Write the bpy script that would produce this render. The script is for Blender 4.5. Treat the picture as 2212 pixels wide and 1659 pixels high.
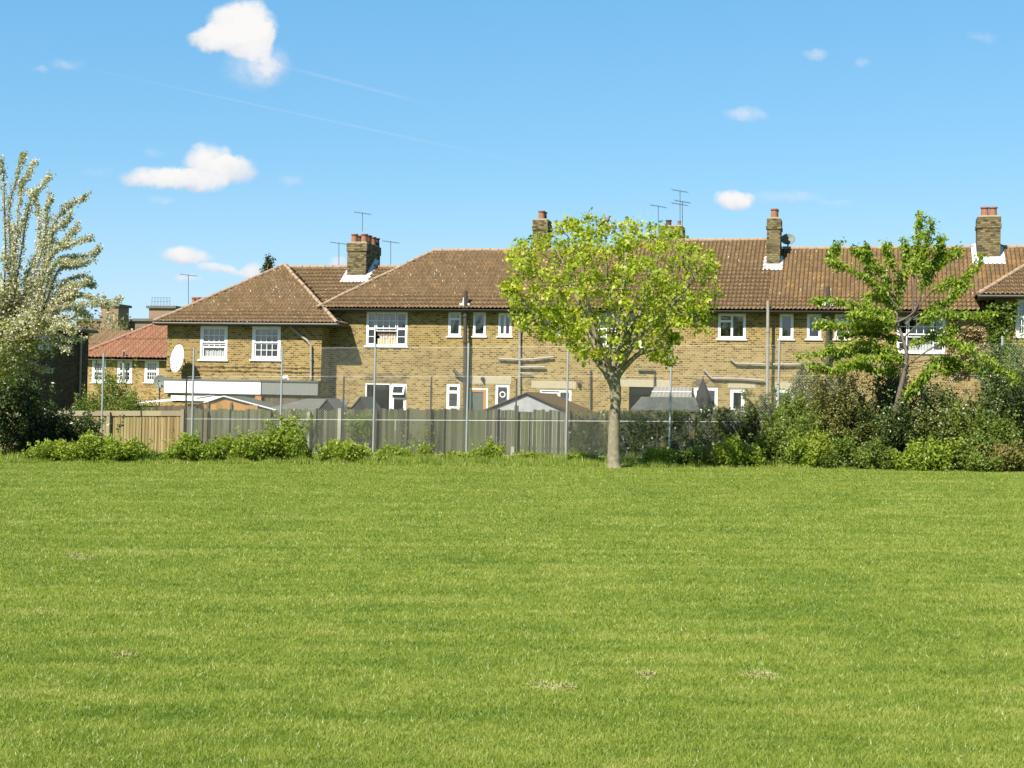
import bpy, math, random
import numpy as np
from mathutils import Vector
for o in list(bpy.data.objects): bpy.data.objects.remove(o)
scn = bpy.context.scene; col = scn.collection
rnd = random.Random(7); nr = np.random.default_rng(11)
# ---------------------------------------------------------------- camera
F = 3100.; TH = math.radians(13.95); PH = math.radians(1.08); RO = math.radians(1.27); H = 1.6
f0 = Vector((-math.sin(TH), math.cos(TH), 0)); r0 = Vector((math.cos(TH), math.sin(TH), 0))
fw = f0*math.cos(PH) + Vector((0, 0, math.sin(PH)))
u0 = -f0*math.sin(PH) + Vector((0, 0, math.cos(PH)))
cR = r0*math.cos(RO) + u0*math.sin(RO); cU = -r0*math.sin(RO) + u0*math.cos(RO)
cam = bpy.data.objects.new("camera", bpy.data.cameras.new("camera")); col.objects.link(cam)
m = cam.matrix_world.copy(); m.identity()
for i in range(3): m[i][0] = cR[i]; m[i][1] = cU[i]; m[i][2] = -fw[i]
m[2][3] = H; cam.matrix_world = m
cam.data.sensor_width = 36; cam.data.lens = 36*F/2212; cam.data.clip_start = .05; cam.data.clip_end = 3000
scn.camera = cam
# ---------------------------------------------------------------- light
SAZ, SEL = math.radians(21), math.radians(46)
sdir = Vector((math.sin(SAZ)*math.cos(SEL), math.cos(SAZ)*math.cos(SEL), -math.sin(SEL)))   # travel direction
sun = bpy.data.objects.new("sun", bpy.data.lights.new("sun", 'SUN')); col.objects.link(sun)
sun.data.energy = 5.0; sun.data.angle = math.radians(.5); sun.data.color = (1, .94, .84)
sun.rotation_euler = sdir.to_track_quat('-Z', 'Y').to_euler()
scn.view_settings.view_transform = 'Standard'; scn.view_settings.look = 'None'
scn.view_settings.exposure = 1.035; scn.view_settings.gamma = 1
scn.render.resolution_x = 1024; scn.render.resolution_y = 768

def ray(u, v): return fw + cR*((u-1106)/F) + cU*((829.5-v)/F)
def P(u, v, Y):                       # world point seen at photo position u, v on the plane y = Y
    r = ray(u, v); t = Y/r.y; return Vector((r.x*t, Y, H+r.z*t))
def gz(x, y):                         # the land rises a little to the right and towards the houses
    a = max(-45, min(45, x*r0.x+y*r0.y))*.015
    s = max(0., min(1., (y-47.5)/9.)); s = s*s*(3-2*s)
    return a*(1-s)+s*(.45)
def PG(u, Y):                         # ground point on plane Y below picture column u
    p = P(u, 950, Y); return Vector((p.x, Y, gz(p.x, Y)))

# ---------------------------------------------------------------- node helpers
class N:
    def __init__(s, nt): s.nt = nt; s.l = nt.links.new
    def n(s, t, **k):
        x = s.nt.nodes.new(t)
        for a, b in k.items():
            if a == 'i':
                for q, w in b.items():
                    if hasattr(w, 'is_output') : s.l(w, x.inputs[q])
                    else: x.inputs[q].default_value = w
            else: setattr(x, a, b)
        return x
    def math(s, op, a, b=0., c=None, clamp=False):
        x = s.nt.nodes.new('ShaderNodeMath'); x.operation = op; x.use_clamp = clamp
        for j, w in enumerate((a, b) if c is None else (a, b, c)):
            if hasattr(w, 'is_output'): s.l(w, x.inputs[j])
            else: x.inputs[j].default_value = w
        return x.outputs[0]
    def mix(s, f, a, b, mode='MIX'):
        x = s.nt.nodes.new('ShaderNodeMix'); x.data_type = 'RGBA'; x.blend_type = mode
        for j, w in ((0, f), (6, a), (7, b)):
            if hasattr(w, 'is_output'): s.l(w, x.inputs[j])
            else: x.inputs[j].default_value = (*w, 1) if isinstance(w, tuple) and len(w) == 3 else w
        return x.outputs[2]
    def ramp(s, f, pts, interp='LINEAR'):
        x = s.nt.nodes.new('ShaderNodeValToRGB'); x.color_ramp.interpolation = interp
        e = x.color_ramp.elements
        while len(e) < len(pts): e.new(.5)
        for q, (p, c) in zip(e, pts):
            q.position = p; q.color = (*c, 1) if isinstance(c, tuple) else (c, c, c, 1)
        s.l(f, x.inputs[0]); return x.outputs[0]
    def noise(s, vec, scale, detail=3, rough=.55, off=None):
        x = s.n('ShaderNodeTexNoise'); x.inputs['Scale'].default_value = scale
        x.inputs['Detail'].default_value = detail; x.inputs['Roughness'].default_value = rough
        if vec is not None: s.l(vec, x.inputs['Vector'])
        return x.outputs['Fac']
    def mapping(s, vec, scale=(1, 1, 1), loc=(0, 0, 0)):
        x = s.n('ShaderNodeMapping'); x.inputs['Scale'].default_value = scale; x.inputs['Location'].default_value = loc
        s.l(vec, x.inputs['Vector']); return x.outputs[0]
# ---------------------------------------------------------------- sky
world = bpy.data.worlds.new("World"); scn.world = world; world.use_nodes = True
nt = world.node_tree; nt.nodes.clear(); w = N(nt)
sky = w.n('ShaderNodeTexSky', sky_type='NISHITA', sun_disc=False, sun_elevation=SEL,
          sun_rotation=math.radians(180)+SAZ, altitude=0, air_density=1.0, dust_density=.3, ozone_density=1.6)
g = w.n('ShaderNodeTexCoord').outputs['Generated']
def vdot(v, c):
    x = w.n('ShaderNodeVectorMath', operation='DOT_PRODUCT'); w.l(v, x.inputs[0]); x.inputs[1].default_value = c; return x.outputs['Value']
# clouds stand at fixed compass directions: east = along the terrace, up
df = w.math('MAXIMUM', vdot(g, tuple(f0)), .05)
ca = w.math('DIVIDE', vdot(g, tuple(r0)), df); cb = w.math('DIVIDE', vdot(g, (0, 0, 1)), df)
comb = w.n('ShaderNodeCombineXYZ'); w.l(ca, comb.inputs[0]); w.l(cb, comb.inputs[1]); cv = comb.outputs[0]
n1 = w.n('ShaderNodeTexNoise'); n1.inputs['Scale'].default_value = 26; n1.inputs['Detail'].default_value = 7; n1.inputs['Roughness'].default_value = .62
w.l(cv, n1.inputs['Vector'])
sx = w.n('ShaderNodeSeparateColor'); w.l(n1.outputs['Color'], sx.inputs[0])
wa = w.math('MULTIPLY_ADD', w.math('SUBTRACT', sx.outputs[0], .5), .024, ca)
wb = w.math('MULTIPLY_ADD', w.math('SUBTRACT', sx.outputs[1], .5), .02, cb)
def direc(u, v):
    r = ray(u, v); d = r.dot(f0); return r.dot(r0)/d, r.z/d
CL = [  # u, v, half width, half height, density, rotation
 (520, 60, 84, 68, 1.4, 0), (465, 86, 66, 30, 1.2, .2), (540, 85, 62, 52, 1.0, 0), (585, 138, 52, 56, .40, 0), (545, 150, 66, 48, .34, 0),
 (455, 352, 62, 44, 1.0, 0), (500, 365, 62, 34, 1.0, -.2), (350, 384, 105, 26, .9, .08), (420, 390, 75, 26, .9, 0),
 (400, 552, 62, 24, .9, 0), (470, 576, 55, 13, .7, 0), (540, 582, 32, 20, .75, 0), (405, 602, 36, 12, .45, 0), (730, 566, 24, 12, .4, 0),
 (1590, 434, 46, 26, .95, 0), (1700, 428, 95, 18, .27, -.05), (1800, 440, 50, 10, .2, 0),
 (1618, 246, 60, 18, .38, 0), (1765, 116, 38, 15, .38, 0), (1860, 132, 20, 12, .22, 0), (2120, 75, 40, 12, .2, 0),
 (150, 136, 36, 14, .25, 0), (92, 143, 26, 10, .25, 0), (350, 432, 36, 12, .25, 0), (625, 388, 30, 14, .22, 0), (338, 332, 26, 12, .2, 0), (210, 372, 40, 12, .15, 0)]
tot = None; num = None
for (u, v, hw, hh, den, rot) in CL:
    a, b = direc(u, v)
    x = w.math('DIVIDE', w.math('SUBTRACT', wa, a), hw/F); y = w.math('DIVIDE', w.math('SUBTRACT', wb, b), hh/F)
    q = w.math('ADD', w.math('MULTIPLY', x, x), w.math('MULTIPLY', y, y))
    if v in (62, 352): 
        pass
    e = w.math('SUBTRACT', 1., q, clamp=True)
    e = w.math('MULTIPLY', e, den)
    tot = e if tot is None else w.math('ADD', tot, e)
    ey = w.math('MULTIPLY', e, y); num = ey if num is None else w.math('ADD', num, ey)
n2 = w.noise(cv, 75, 9, .66)
hgt = w.math('DIVIDE', num, w.math('ADD', tot, .02))      # -1 base of a cloud, 1 its top
tot = w.math('MULTIPLY', tot, w.math('MULTIPLY_ADD', n2, 2.2, .02))
mask = w.ramp(tot, [(0, 0.), (.15, .08), (.45, .48), (.72, .86), (1., 1.)])
# two faint condensation trails
for (p, q, wd, st) in (((560, 130), (940, 228), 5, .16), ((150, 140), (1230, 372), 3.2, .13)):
    (a1, b1), (a2, b2) = direc(*p), direc(*q); L = math.hypot(a2-a1, b2-b1); dx, dy = (a2-a1)/L, (b2-b1)/L
    xs = w.math('SUBTRACT', ca, a1); ys = w.math('SUBTRACT', cb, b1)
    al = w.math('ADD', w.math('MULTIPLY', xs, dx), w.math('MULTIPLY', ys, dy))
    ac = w.math('ABSOLUTE', w.math('SUBTRACT', w.math('MULTIPLY', xs, dy), w.math('MULTIPLY', ys, dx)))
    e = w.math('SUBTRACT', 1., w.math('DIVIDE', ac, wd/F), clamp=True)
    t = w.math('DIVIDE', al, L); inn = w.math('MULTIPLY', w.math('MULTIPLY', t, w.math('SUBTRACT', 1., t)), 4., clamp=True)
    mask = w.math('ADD', mask, w.math('MULTIPLY', w.math('MULTIPLY', e, inn), w.math('MULTIPLY', n2, st*2)), clamp=True)
ss = w.n('ShaderNodeSeparateColor'); w.l(sky.outputs[0], ss.inputs[0]); sc = w.n('ShaderNodeCombineColor')
w.l(w.math('MULTIPLY', ss.outputs[0], .97), sc.inputs[0]); w.l(w.math('MULTIPLY', w.math('POWER', ss.outputs[1], .62), 2.44), sc.inputs[1])
w.l(w.math('MULTIPLY', w.math('POWER', ss.outputs[2], .45), 4.12), sc.inputs[2])
zen = w.ramp(vdot(g, (0, 0, 1)), [(.33, 1.), (.75, .58)]); skyc = w.mix(w.ramp(vdot(g, (0, 0, 1)), [(0., .42), (.05, .26), (.16, 0.)]), w.mix(1., sc.outputs[0], zen, 'MULTIPLY'), (6.6, 8.6, 10.2))   # sky above the view dimmed to cut fill light; pale haze near horizon
lump = w.math('ADD', w.math('MULTIPLY', hgt, .45), w.math('ADD', w.math('MULTIPLY', w.noise(cv, 34, 6, .6), 1.1), w.math('MULTIPLY', tot, .22)))
shade = w.mix(1., w.ramp(lump, [(.25, (.72, .76, .84)), (.62, (.90, .91, .94)), (.95, (1., .99, .975))]), (9.4, 9.4, 9.4), 'MULTIPLY')
fin = w.mix(mask, skyc, shade)
bg = w.n('ShaderNodeBackground'); bg.inputs['Strength'].default_value = .05
w.l(fin, bg.inputs['Color']); out = w.n('ShaderNodeOutputWorld'); w.l(bg.outputs[0], out.inputs[0])

# ---------------------------------------------------------------- materials
def newmat(name):
    mt = bpy.data.materials.new(name); mt.use_nodes = True; mt.node_tree.nodes.clear()
    k = N(mt.node_tree); b = k.n('ShaderNodeBsdfPrincipled'); o = k.n('ShaderNodeOutputMaterial'); k.l(b.outputs[0], o.inputs[0])
    return mt, k, b
def plain(name, c, rough=.6, var=.15, metal=0., nscale=6., spec=.4):
    mt, k, b = newmat(name); g = k.n('ShaderNodeTexCoord').outputs['Object']
    nz = k.noise(g, nscale, 5)
    k.l(k.mix(nz, tuple(x*(1-var*1.6) for x in c), tuple(min(1, x*(1+var)) for x in c)), b.inputs['Base Color'])
    b.inputs['Roughness'].default_value = rough; b.inputs['Metallic'].default_value = metal
    b.inputs['Specular IOR Level'].default_value = spec
    return mt
def brick_mat(name, base=((.21, .14, .050), (.315, .22, .08), (.41, .30, .12)), mortar=(.47, .365, .165), dirt=.0):
    mt, k, b = newmat(name); ge = k.n('ShaderNodeNewGeometry'); s = k.n('ShaderNodeSeparateXYZ'); k.l(ge.outputs['Position'], s.inputs[0])
    c = k.n('ShaderNodeCombineXYZ'); k.l(k.math('ADD', s.outputs[0], s.outputs[1]), c.inputs[0]); k.l(s.outputs[2], c.inputs[1]); v = c.outputs[0]
    br = k.n('ShaderNodeTexBrick'); k.l(v, br.inputs['Vector'])
    br.inputs['Color1'].default_value = (0, 0, 0, 1); br.inputs['Color2'].default_value = (1, 1, 1, 1); br.inputs['Mortar'].default_value = (.5, .5, .5, 1)
    br.inputs['Scale'].default_value = 1; br.inputs['Mortar Size'].default_value = .013; br.inputs['Mortar Smooth'].default_value = .1
    br.inputs['Brick Width'].default_value = .20; br.inputs['Row Height'].default_value = .0875; br.inputs['Bias'].default_value = 0
    nz = k.noise(v, 1.1, 4); n3 = k.noise(v, .35, 3)
    t = k.math('MULTIPLY_ADD', k.math('SUBTRACT', nz, .5), .25, br.outputs['Color'])
    dk = tuple(x*.62 for x in base[0])
    cc = k.ramp(t, [(0, dk), (.1, dk), (.22, base[0]), (.55, base[1]), (.95, base[2])])
    cc = k.mix(br.outputs['Fac'], cc, mortar)
    cc = k.mix(k.ramp(n3, [(.35, 0.), (.75, .45+dirt)]), cc, k.mix(1., cc, (.60, .55, .46), 'MULTIPLY'))
    st = k.noise(k.mapping(v, (1.6, .22, 1)), 1.3, 4)
    cc = k.mix(k.ramp(st, [(.52, 0.), (.72, .4)]), cc, k.mix(1., cc, (.62, .58, .52), 'MULTIPLY'))
    if dirt > 0: cc = k.mix(dirt, cc, (.05, .055, .03))
    k.l(cc, b.inputs['Base Color']); b.inputs['Roughness'].default_value = .9; b.inputs['Specular IOR Level'].default_value = .2
    bu = k.n('ShaderNodeBump'); bu.inputs['Strength'].default_value = .5; bu.inputs['Distance'].default_value = .01
    k.l(k.math('SUBTRACT', 1., br.outputs['Fac']), bu.inputs['Height']); k.l(bu.outputs[0], b.inputs['Normal'])
    return mt
def tile_mat(name, c0, c1, c2, lichen=.5, orange=.0):
    mt, k, b = newmat(name); uv = k.n('ShaderNodeUVMap').outputs[0]
    br = k.n('ShaderNodeTexBrick', offset=0); k.l(uv, br.inputs['Vector'])
    br.inputs['Color1'].default_value = (0, 0, 0, 1); br.inputs['Color2'].default_value = (1, 1, 1, 1); br.inputs['Mortar'].default_value = (.3, .3, .3, 1)
    br.inputs['Scale'].default_value = 1; br.inputs['Mortar Size'].default_value = .02; br.inputs['Brick Width'].default_value = .172; br.inputs['Row Height'].default_value = .30
    nz = k.noise(uv, .8, 5); fine = k.noise(uv, 14, 4, .7)
    t = k.math('ADD', k.math('MULTIPLY', br.outputs['Color'], .28), k.math('MULTIPLY', fine, .75))
    cc = k.ramp(t, [(.2, c0), (.5, c1), (.8, c2)])
    cc = k.mix(k.ramp(nz, [(.35, 0.), (.7, .5)]), cc, k.mix(1., cc, (.72, .78, .66), 'MULTIPLY'))
    vo = k.n('ShaderNodeTexVoronoi'); k.l(uv, vo.inputs['Vector']); vo.inputs['Scale'].default_value = 6.5
    sp = k.math('LESS_THAN', k.math('ADD', vo.outputs['Distance'], k.math('MULTIPLY', fine, .22)), .20+.10*lichen)
    sp = k.math('MULTIPLY', sp, k.math('GREATER_THAN', k.noise(uv, 3.1, 3), .38))
    cc = k.mix(k.math('MULTIPLY', sp, .9*min(1, lichen*1.6)), cc, (.66, .58, .46))
    if orange:
        cc = k.mix(k.ramp(k.noise(uv, 1.7, 5, .7), [(.60-.1*orange, 0.), (.74-.1*orange, .7)]), cc, (.40, .21, .07))
    cc = k.mix(k.math('MULTIPLY', br.outputs['Fac'], .75), cc, (.06, .038, .015))
    k.l(cc, b.inputs['Base Color']); b.inputs['Roughness'].default_value = .85; b.inputs['Specular IOR Level'].default_value = .25
    return mt
def leaf_mat(name, cols, trans=.35, rough=.45, nscale=.9):
    mt, k, b = newmat(name)
    at = k.n('ShaderNodeAttribute', attribute_name='tint')
    g = k.n('ShaderNodeNewGeometry').outputs['Position']
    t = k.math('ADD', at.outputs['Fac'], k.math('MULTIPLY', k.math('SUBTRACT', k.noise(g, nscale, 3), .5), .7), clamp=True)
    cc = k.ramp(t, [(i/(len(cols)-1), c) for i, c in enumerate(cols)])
    k.l(cc, b.inputs['Base Color']); b.inputs['Roughness'].default_value = rough; b.inputs['Specular IOR Level'].default_value = .35
    tr = k.n('ShaderNodeBsdfTranslucent'); k.l(k.mix(1., cc, (1.15, 1.2, .55), 'MULTIPLY'), tr.inputs['Color'])
    mx = k.n('ShaderNodeMixShader'); mx.inputs[0].default_value = trans
    k.l(b.outputs[0], mx.inputs[1]); k.l(tr.outputs[0], mx.inputs[2])
    o = [n for n in mt.node_tree.nodes if n.type == 'OUTPUT_MATERIAL'][0]; k.l(mx.outputs[0], o.inputs[0])
    return mt
def wood_mat(name, c0, c1, green=None, gamt=.5, board=.105):
    mt, k, b = newmat(name); g = k.n('ShaderNodeNewGeometry').outputs['Position']; s = k.n('ShaderNodeSeparateXYZ'); k.l(g, s.inputs[0])
    xx = k.math('ADD', s.outputs[0], s.outputs[1])
    wn = k.n('ShaderNodeTexWhiteNoise', noise_dimensions='1D'); k.l(k.math('FLOOR', k.math('DIVIDE', xx, board)), wn.inputs['W'])
    gr = k.noise(k.mapping(g, (9, 9, .7)), 3, 5, .6)
    t = k.math('ADD', k.math('MULTIPLY', wn.outputs['Value'], .8), k.math('MULTIPLY', gr, .4))
    cc = k.ramp(t, [(.15, c0), (.85, c1)])
    if green: cc = k.mix(k.ramp(k.noise(k.mapping(g, (1, 1, .6)), 1.1, 4), [(.42, 0.), (.68, gamt)]), cc, green)
    k.l(cc, b.inputs['Base Color']); b.inputs['Roughness'].default_value = .85; b.inputs['Specular IOR Level'].default_value = .2
    return mt
M = {}
M['brick'] = brick_mat('stock_brick')
M['brick_far'] = brick_mat('stock_brick_far', ((.30, .17, .06), (.42, .28, .11), (.52, .38, .18)))
M['brick_chimney'] = brick_mat('chimney_brick', ((.13, .10, .045), (.24, .19, .085), (.36, .29, .14)), mortar=(.15, .13, .08), dirt=.06)
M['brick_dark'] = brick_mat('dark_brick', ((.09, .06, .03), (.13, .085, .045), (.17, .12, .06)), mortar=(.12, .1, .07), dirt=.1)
M['brick_band'] = brick_mat('string_brick', ((.22, .15, .07), (.34, .25, .12), (.42, .33, .17)), mortar=(.2, .16, .1))
M['tile'] = tile_mat('roof_tile', (.13, .08, .039), (.205, .130, .064), (.28, .185, .10), .68, .12)
M['tile_orange'] = tile_mat('roof_tile_lichen', (.135, .082, .038), (.212, .132, .062), (.285, .185, .095), .6, .8)
M['tile_red'] = tile_mat('roof_tile_red', (.27, .115, .065), (.34, .155, .09), (.40, .195, .118), .03)
M['tile_old'] = tile_mat('roof_tile_old', (.16, .10, .06), (.25, .16, .09), (.32, .22, .13), .3)
M['ridge'] = plain('ridge_tile', (.44, .31, .20), .85, .3, nscale=9)
M['ridge_red'] = plain('ridge_tile_red', (.46, .24, .15), .85, .2)
M['white'] = plain('white_paint', (.80, .80, .78), .45, .05)
M['lead'] = plain('lead_flashing', (.62, .65, .68), .4, .12)
M['net'] = plain('net_curtain', (.52, .55, .52), .9, .2, nscale=20)
M['drape'] = plain('drape', (.62, .58, .50), .9, .15, nscale=12)
M['brown_drape'] = plain('brown_drape', (.28, .20, .14), .9, .2, nscale=12)
M['blind'] = plain('blind', (.66, .57, .40), .8, .1)
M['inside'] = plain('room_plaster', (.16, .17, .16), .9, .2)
M['soffit'] = plain('soffit', (.10, .095, .08), .8, .1)
M['gutter'] = plain('gutter_iron', (.075, .07, .055), .5, .2)
M['pipe_light'] = plain('pipe_grey', (.40, .37, .31), .6, .2, nscale=4)
M['pipe_dark'] = plain('pipe_dark', (.085, .075, .055), .55, .3, nscale=4)
M['pot'] = plain('terracotta', (.38, .17, .09), .8, .2)
M['pot_sooty'] = plain('sooty_terracotta', (.13, .075, .05), .9, .2)
M['mortar'] = plain('mortar_cap', (.34, .30, .19), .9, .25)
M['render'] = plain('render_band', (.50, .44, .30), .9, .15)
M['galv'] = plain('galvanised_steel', (.50, .53, .53), .45, .15, metal=.3, nscale=12)
M['wire'] = plain('galvanised_wire', (.34, .35, .31), .6, .1)
M['rust'] = plain('dark_steel_post', (.07, .06, .045), .8, .3)
M['alum'] = plain('aerial_aluminium', (.16, .17, .19), .5, .1, metal=.3)
M['felt'] = plain('roof_felt', (.105, .115, .095), .9, .3, nscale=3)
M['felt_grey'] = plain('grey_felt', (.16, .165, .135), .9, .25, nscale=2)
M['asbestos'] = plain('asbestos_cement', (.46, .47, .46), .85, .3, nscale=2.5)
M['concrete'] = plain('concrete', (.42, .40, .33), .9, .2, nscale=5)
M['wood_new'] = wood_mat('larch_boards', (.24, .16, .07), (.48, .36, .18), (.26, .24, .09), .4)
M['wood_cap'] = wood_mat('cap_rail', (.28, .23, .15), (.40, .34, .22), board=.6)
M['wood_old'] = wood_mat('weathered_boards', (.045, .045, .028), (.185, .18, .12), (.12, .15, .05), .7)
M['wood_mossy'] = wood_mat('mossy_boards', (.06, .055, .03), (.15, .135, .07), (.17, .17, .045), .8)
M['wood_orange'] = wood_mat('stained_boards', (.30, .16, .045), (.48, .27, .09), board=.3)
M['wood_shed'] = wood_mat('shed_boards', (.09, .07, .04), (.16, .13, .08))
M['orange'] = plain('orange_timber', (.55, .24, .06), .6, .15)
M['door'] = plain('green_door', (.10, .13, .11), .5, .1)
M['black'] = plain('black_cloth', (.02, .018, .018), .8, .2)
M['dish'] = plain('dish_white', (.70, .70, .66), .5, .05)
M['dish_grey'] = plain('dish_grey', (.17, .20, .16), .6, .1)
M['fascia'] = plain('fascia_white', (.83, .84, .88), .4, .04)
M['fascia_grey'] = plain('fascia_grey', (.23, .24, .21), .6, .08)
M['plastic'] = plain('corrugated_plastic', (.36, .35, .33), .4, .15, nscale=3)
M['bark'] = plain('grey_bark', (.33, .29, .20), .95, .45, nscale=7, spec=.1)
M['bark_dark'] = plain('dark_bark', (.10, .075, .055), .9, .35, nscale=9)
M['bark_cherry'] = plain('cherry_bark', (.17, .135, .115), .7, .35, nscale=10)
M['bird'] = plain('pigeon_feathers', (.20, .20, .22), .8, .25, nscale=15)
M['soil'] = plain('garden_soil', (.10, .09, .05), 1., .3, nscale=1.5)
gm = bpy.data.materials.new('window_glass'); gm.use_nodes = True; gm.node_tree.nodes.clear(); k = N(gm.node_tree)
fr = k.n('ShaderNodeFresnel'); fr.inputs[0].default_value = 1.52
tr = k.n('ShaderNodeBsdfTransparent'); tr.inputs[0].default_value = (.78, .83, .80, 1); gl = k.n('ShaderNodeBsdfGlossy'); gl.inputs['Roughness'].default_value = .02
mx = k.n('ShaderNodeMixShader'); k.l(k.math('MULTIPLY_ADD', fr.outputs[0], 2.4, .03, clamp=True), mx.inputs[0]); k.l(tr.outputs[0], mx.inputs[1]); k.l(gl.outputs[0], mx.inputs[2])
o_ = k.n('ShaderNodeOutputMaterial'); k.l(mx.outputs[0], o_.inputs[0]); M['glass'] = gm

# ---------------------------------------------------------------- objects
def thing(name, label, cat, loc=(0, 0, 0), group=None):
    o = bpy.data.objects.new(name, None); col.objects.link(o); o.location = loc
    o['label'] = label; o['category'] = cat
    if group: o['group'] = group
    return o
def tag(o, label, cat, group=None):
    o['label'] = label; o['category'] = cat
    if group: o['group'] = group
    return o
def rootloc(o):
    while o.parent: o = o.parent
    return np.array(o.location)
def npmesh(name, V, faces, mat, parent=None, tint=None, uv=None, smooth=False, loc=None):
    """V (n,3) world coordinates; faces (m,k) index array, or a list of lists"""
    me = bpy.data.meshes.new(name); V = np.asarray(V, dtype=np.float32)
    off = rootloc(parent) if parent else (np.array(loc) if loc is not None else np.zeros(3))
    V = V - off.astype(np.float32)
    if isinstance(faces, np.ndarray):
        m_, kk = faces.shape
        me.vertices.add(len(V)); me.vertices.foreach_set('co', V.ravel())
        me.loops.add(m_*kk); me.loops.foreach_set('vertex_index', faces.astype(np.int32).ravel())
        me.polygons.add(m_); me.polygons.foreach_set('loop_start', np.arange(0, m_*kk, kk, dtype=np.int32))
        me.polygons.foreach_set('loop_total', np.full(m_, kk, dtype=np.int32))
        me.update(calc_edges=True)
    else:
        me.from_pydata([tuple(x) for x in V], [], faces); me.update()
    if tint is not None:
        a = me.attributes.new('tint', 'FLOAT', 'POINT'); a.data.foreach_set('value', np.asarray(tint, dtype=np.float32))
    if uv is not None:
        l = me.uv_layers.new(name='UVMap'); li = np.zeros(len(me.loops), dtype=np.int32); me.loops.foreach_get('vertex_index', li)
        l.data.foreach_set('uv', np.asarray(uv, dtype=np.float32)[li].ravel())
    if smooth: me.polygons.foreach_set('use_smooth', np.ones(len(me.polygons), dtype=bool))
    me.materials.append(mat)
    o = bpy.data.objects.new(name, me); col.objects.link(o)
    if parent: o.parent = parent
    elif loc is not None: o.location = loc
    return o
class MB:
    def __init__(s): s.v = []; s.f = []; s.sm = False
    def add(s, vs, fs):
        n = len(s.v); s.v += [tuple(a) for a in vs]; s.f += [[i+n for i in q] for q in fs]; return s
    def quad(s, a, b, c, d): return s.add((a, b, c, d), [(0, 1, 2, 3)])
    def box(s, x0, x1, y0, y1, z0, z1):
        return s.add([(x0, y0, z0), (x1, y0, z0), (x1, y1, z0), (x0, y1, z0), (x0, y0, z1), (x1, y0, z1), (x1, y1, z1), (x0, y1, z1)],
                     [(0, 3, 2, 1), (4, 5, 6, 7), (0, 1, 5, 4), (1, 2, 6, 5), (2, 3, 7, 6), (3, 0, 4, 7)])
    def tube(s, pts, rs, n=8, cap=True):
        pts = [Vector(p) for p in pts]; rs = [rs]*len(pts) if not hasattr(rs, '__len__') else rs
        vs = []; ref = None
        for i, p in enumerate(pts):
            t = (pts[min(i+1, len(pts)-1)]-pts[max(i-1, 0)])
            t = t.normalized() if t.length > 1e-9 else Vector((0, 0, 1))
            if ref is None: ref = t.orthogonal().normalized()
            a = (ref - t*ref.dot(t)); a = a.normalized() if a.length > 1e-6 else t.orthogonal().normalized(); ref = a; b = t.cross(a)
            for j in range(n):
                q = 2*math.pi*j/n; vs.append(p + (a*math.cos(q)+b*math.sin(q))*rs[i])
        fs = [(i*n+j, i*n+(j+1) % n, (i+1)*n+(j+1) % n, (i+1)*n+j) for i in range(len(pts)-1) for j in range(n)]
        if cap: fs += [tuple(range(n-1, -1, -1)), tuple(range((len(pts)-1)*n, len(pts)*n))]
        return s.add(vs, fs)
    def prism(s, poly, y0, y1):       # poly: (x, z) outline
        n = len(poly)
        return s.add([(x, y0, z) for x, z in poly]+[(x, y1, z) for x, z in poly],
                     [tuple(range(n)), tuple(range(2*n-1, n-1, -1))]+[(i, i+n, (i+1) % n+n, (i+1) % n) for i in range(n)])
    def build(s, name, mat, parent=None, loc=None): return npmesh(name, s.v, s.f, mat, parent, smooth=s.sm, loc=loc)

# ---------------------------------------------------------------- ground
def sm(t): t = np.clip(t, 0, 1); return t*t*(3-2*t)
def gzn(x, y):
    a = np.clip(x*r0.x+y*r0.y, -45, 45)*.015; s_ = sm((y-47.5)/9.); return a*(1-s_)+s_*.45
def cdep(x, y): return x*f0.x+y*f0.y
def lawn_patch(k, g):                 # shared colour pattern of the turf: 0 dark green .. 1 straw yellow
    def dt(c):
        x = k.n('ShaderNodeVectorMath', operation='DOT_PRODUCT'); k.l(g, x.inputs[0]); x.inputs[1].default_value = c; return x.outputs['Value']
    al, ac = dt(tuple(r0)), dt(tuple(f0)); cx = k.n('ShaderNodeCombineXYZ'); k.l(al, cx.inputs[0]); k.l(ac, cx.inputs[1]); g2 = cx.outputs[0]
    a = k.noise(g2, .55, 5, .65); b_ = k.noise(k.mapping(g2, (1, 1.6, 1)), 3.2, 5, .7)
    # mower passes lie across the view
    st = k.noise(k.mapping(g2, (.16, 2.6, 0)), 1., 4, .7); s2 = k.noise(k.mapping(g2, (.5, 1.4, 0)), 1.1, 3, .6)
    t = k.math('ADD', k.math('ADD', k.math('MULTIPLY', a, .24), k.math('MULTIPLY', s2, .18)), k.math('ADD', k.math('MULTIPLY', b_, .36), k.math('MULTIPLY', st, .24)))
    return k.math('MULTIPLY_ADD', k.math('SUBTRACT', t, .51), 2.2, .54)
mt, k, b = newmat('turf'); g = k.n('ShaderNodeNewGeometry').outputs['Position']
t = lawn_patch(k, g); fn = k.noise(g, 26, 4, .7)
t = k.math('ADD', t, k.math('MULTIPLY', k.math('SUBTRACT', fn, .5), .22))
k.l(k.ramp(t, [(.30, (.088, .155, .022)), (.5, (.148, .21, .03)), (.66, (.215, .255, .05)), (.84, (.33, .31, .12))]), b.inputs['Base Color'])
b.inputs['Roughness'].default_value = .95; b.inputs['Specular IOR Level'].default_value = .1; M['turf'] = mt
mt, k, b = newmat('grass_blade'); g = k.n('ShaderNodeNewGeometry').outputs['Position']
t = lawn_patch(k, g); at = k.n('ShaderNodeAttribute', attribute_name='tint').outputs['Fac']
t = k.math('ADD', t, k.math('MULTIPLY', k.math('SUBTRACT', at, .5), .20))
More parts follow.
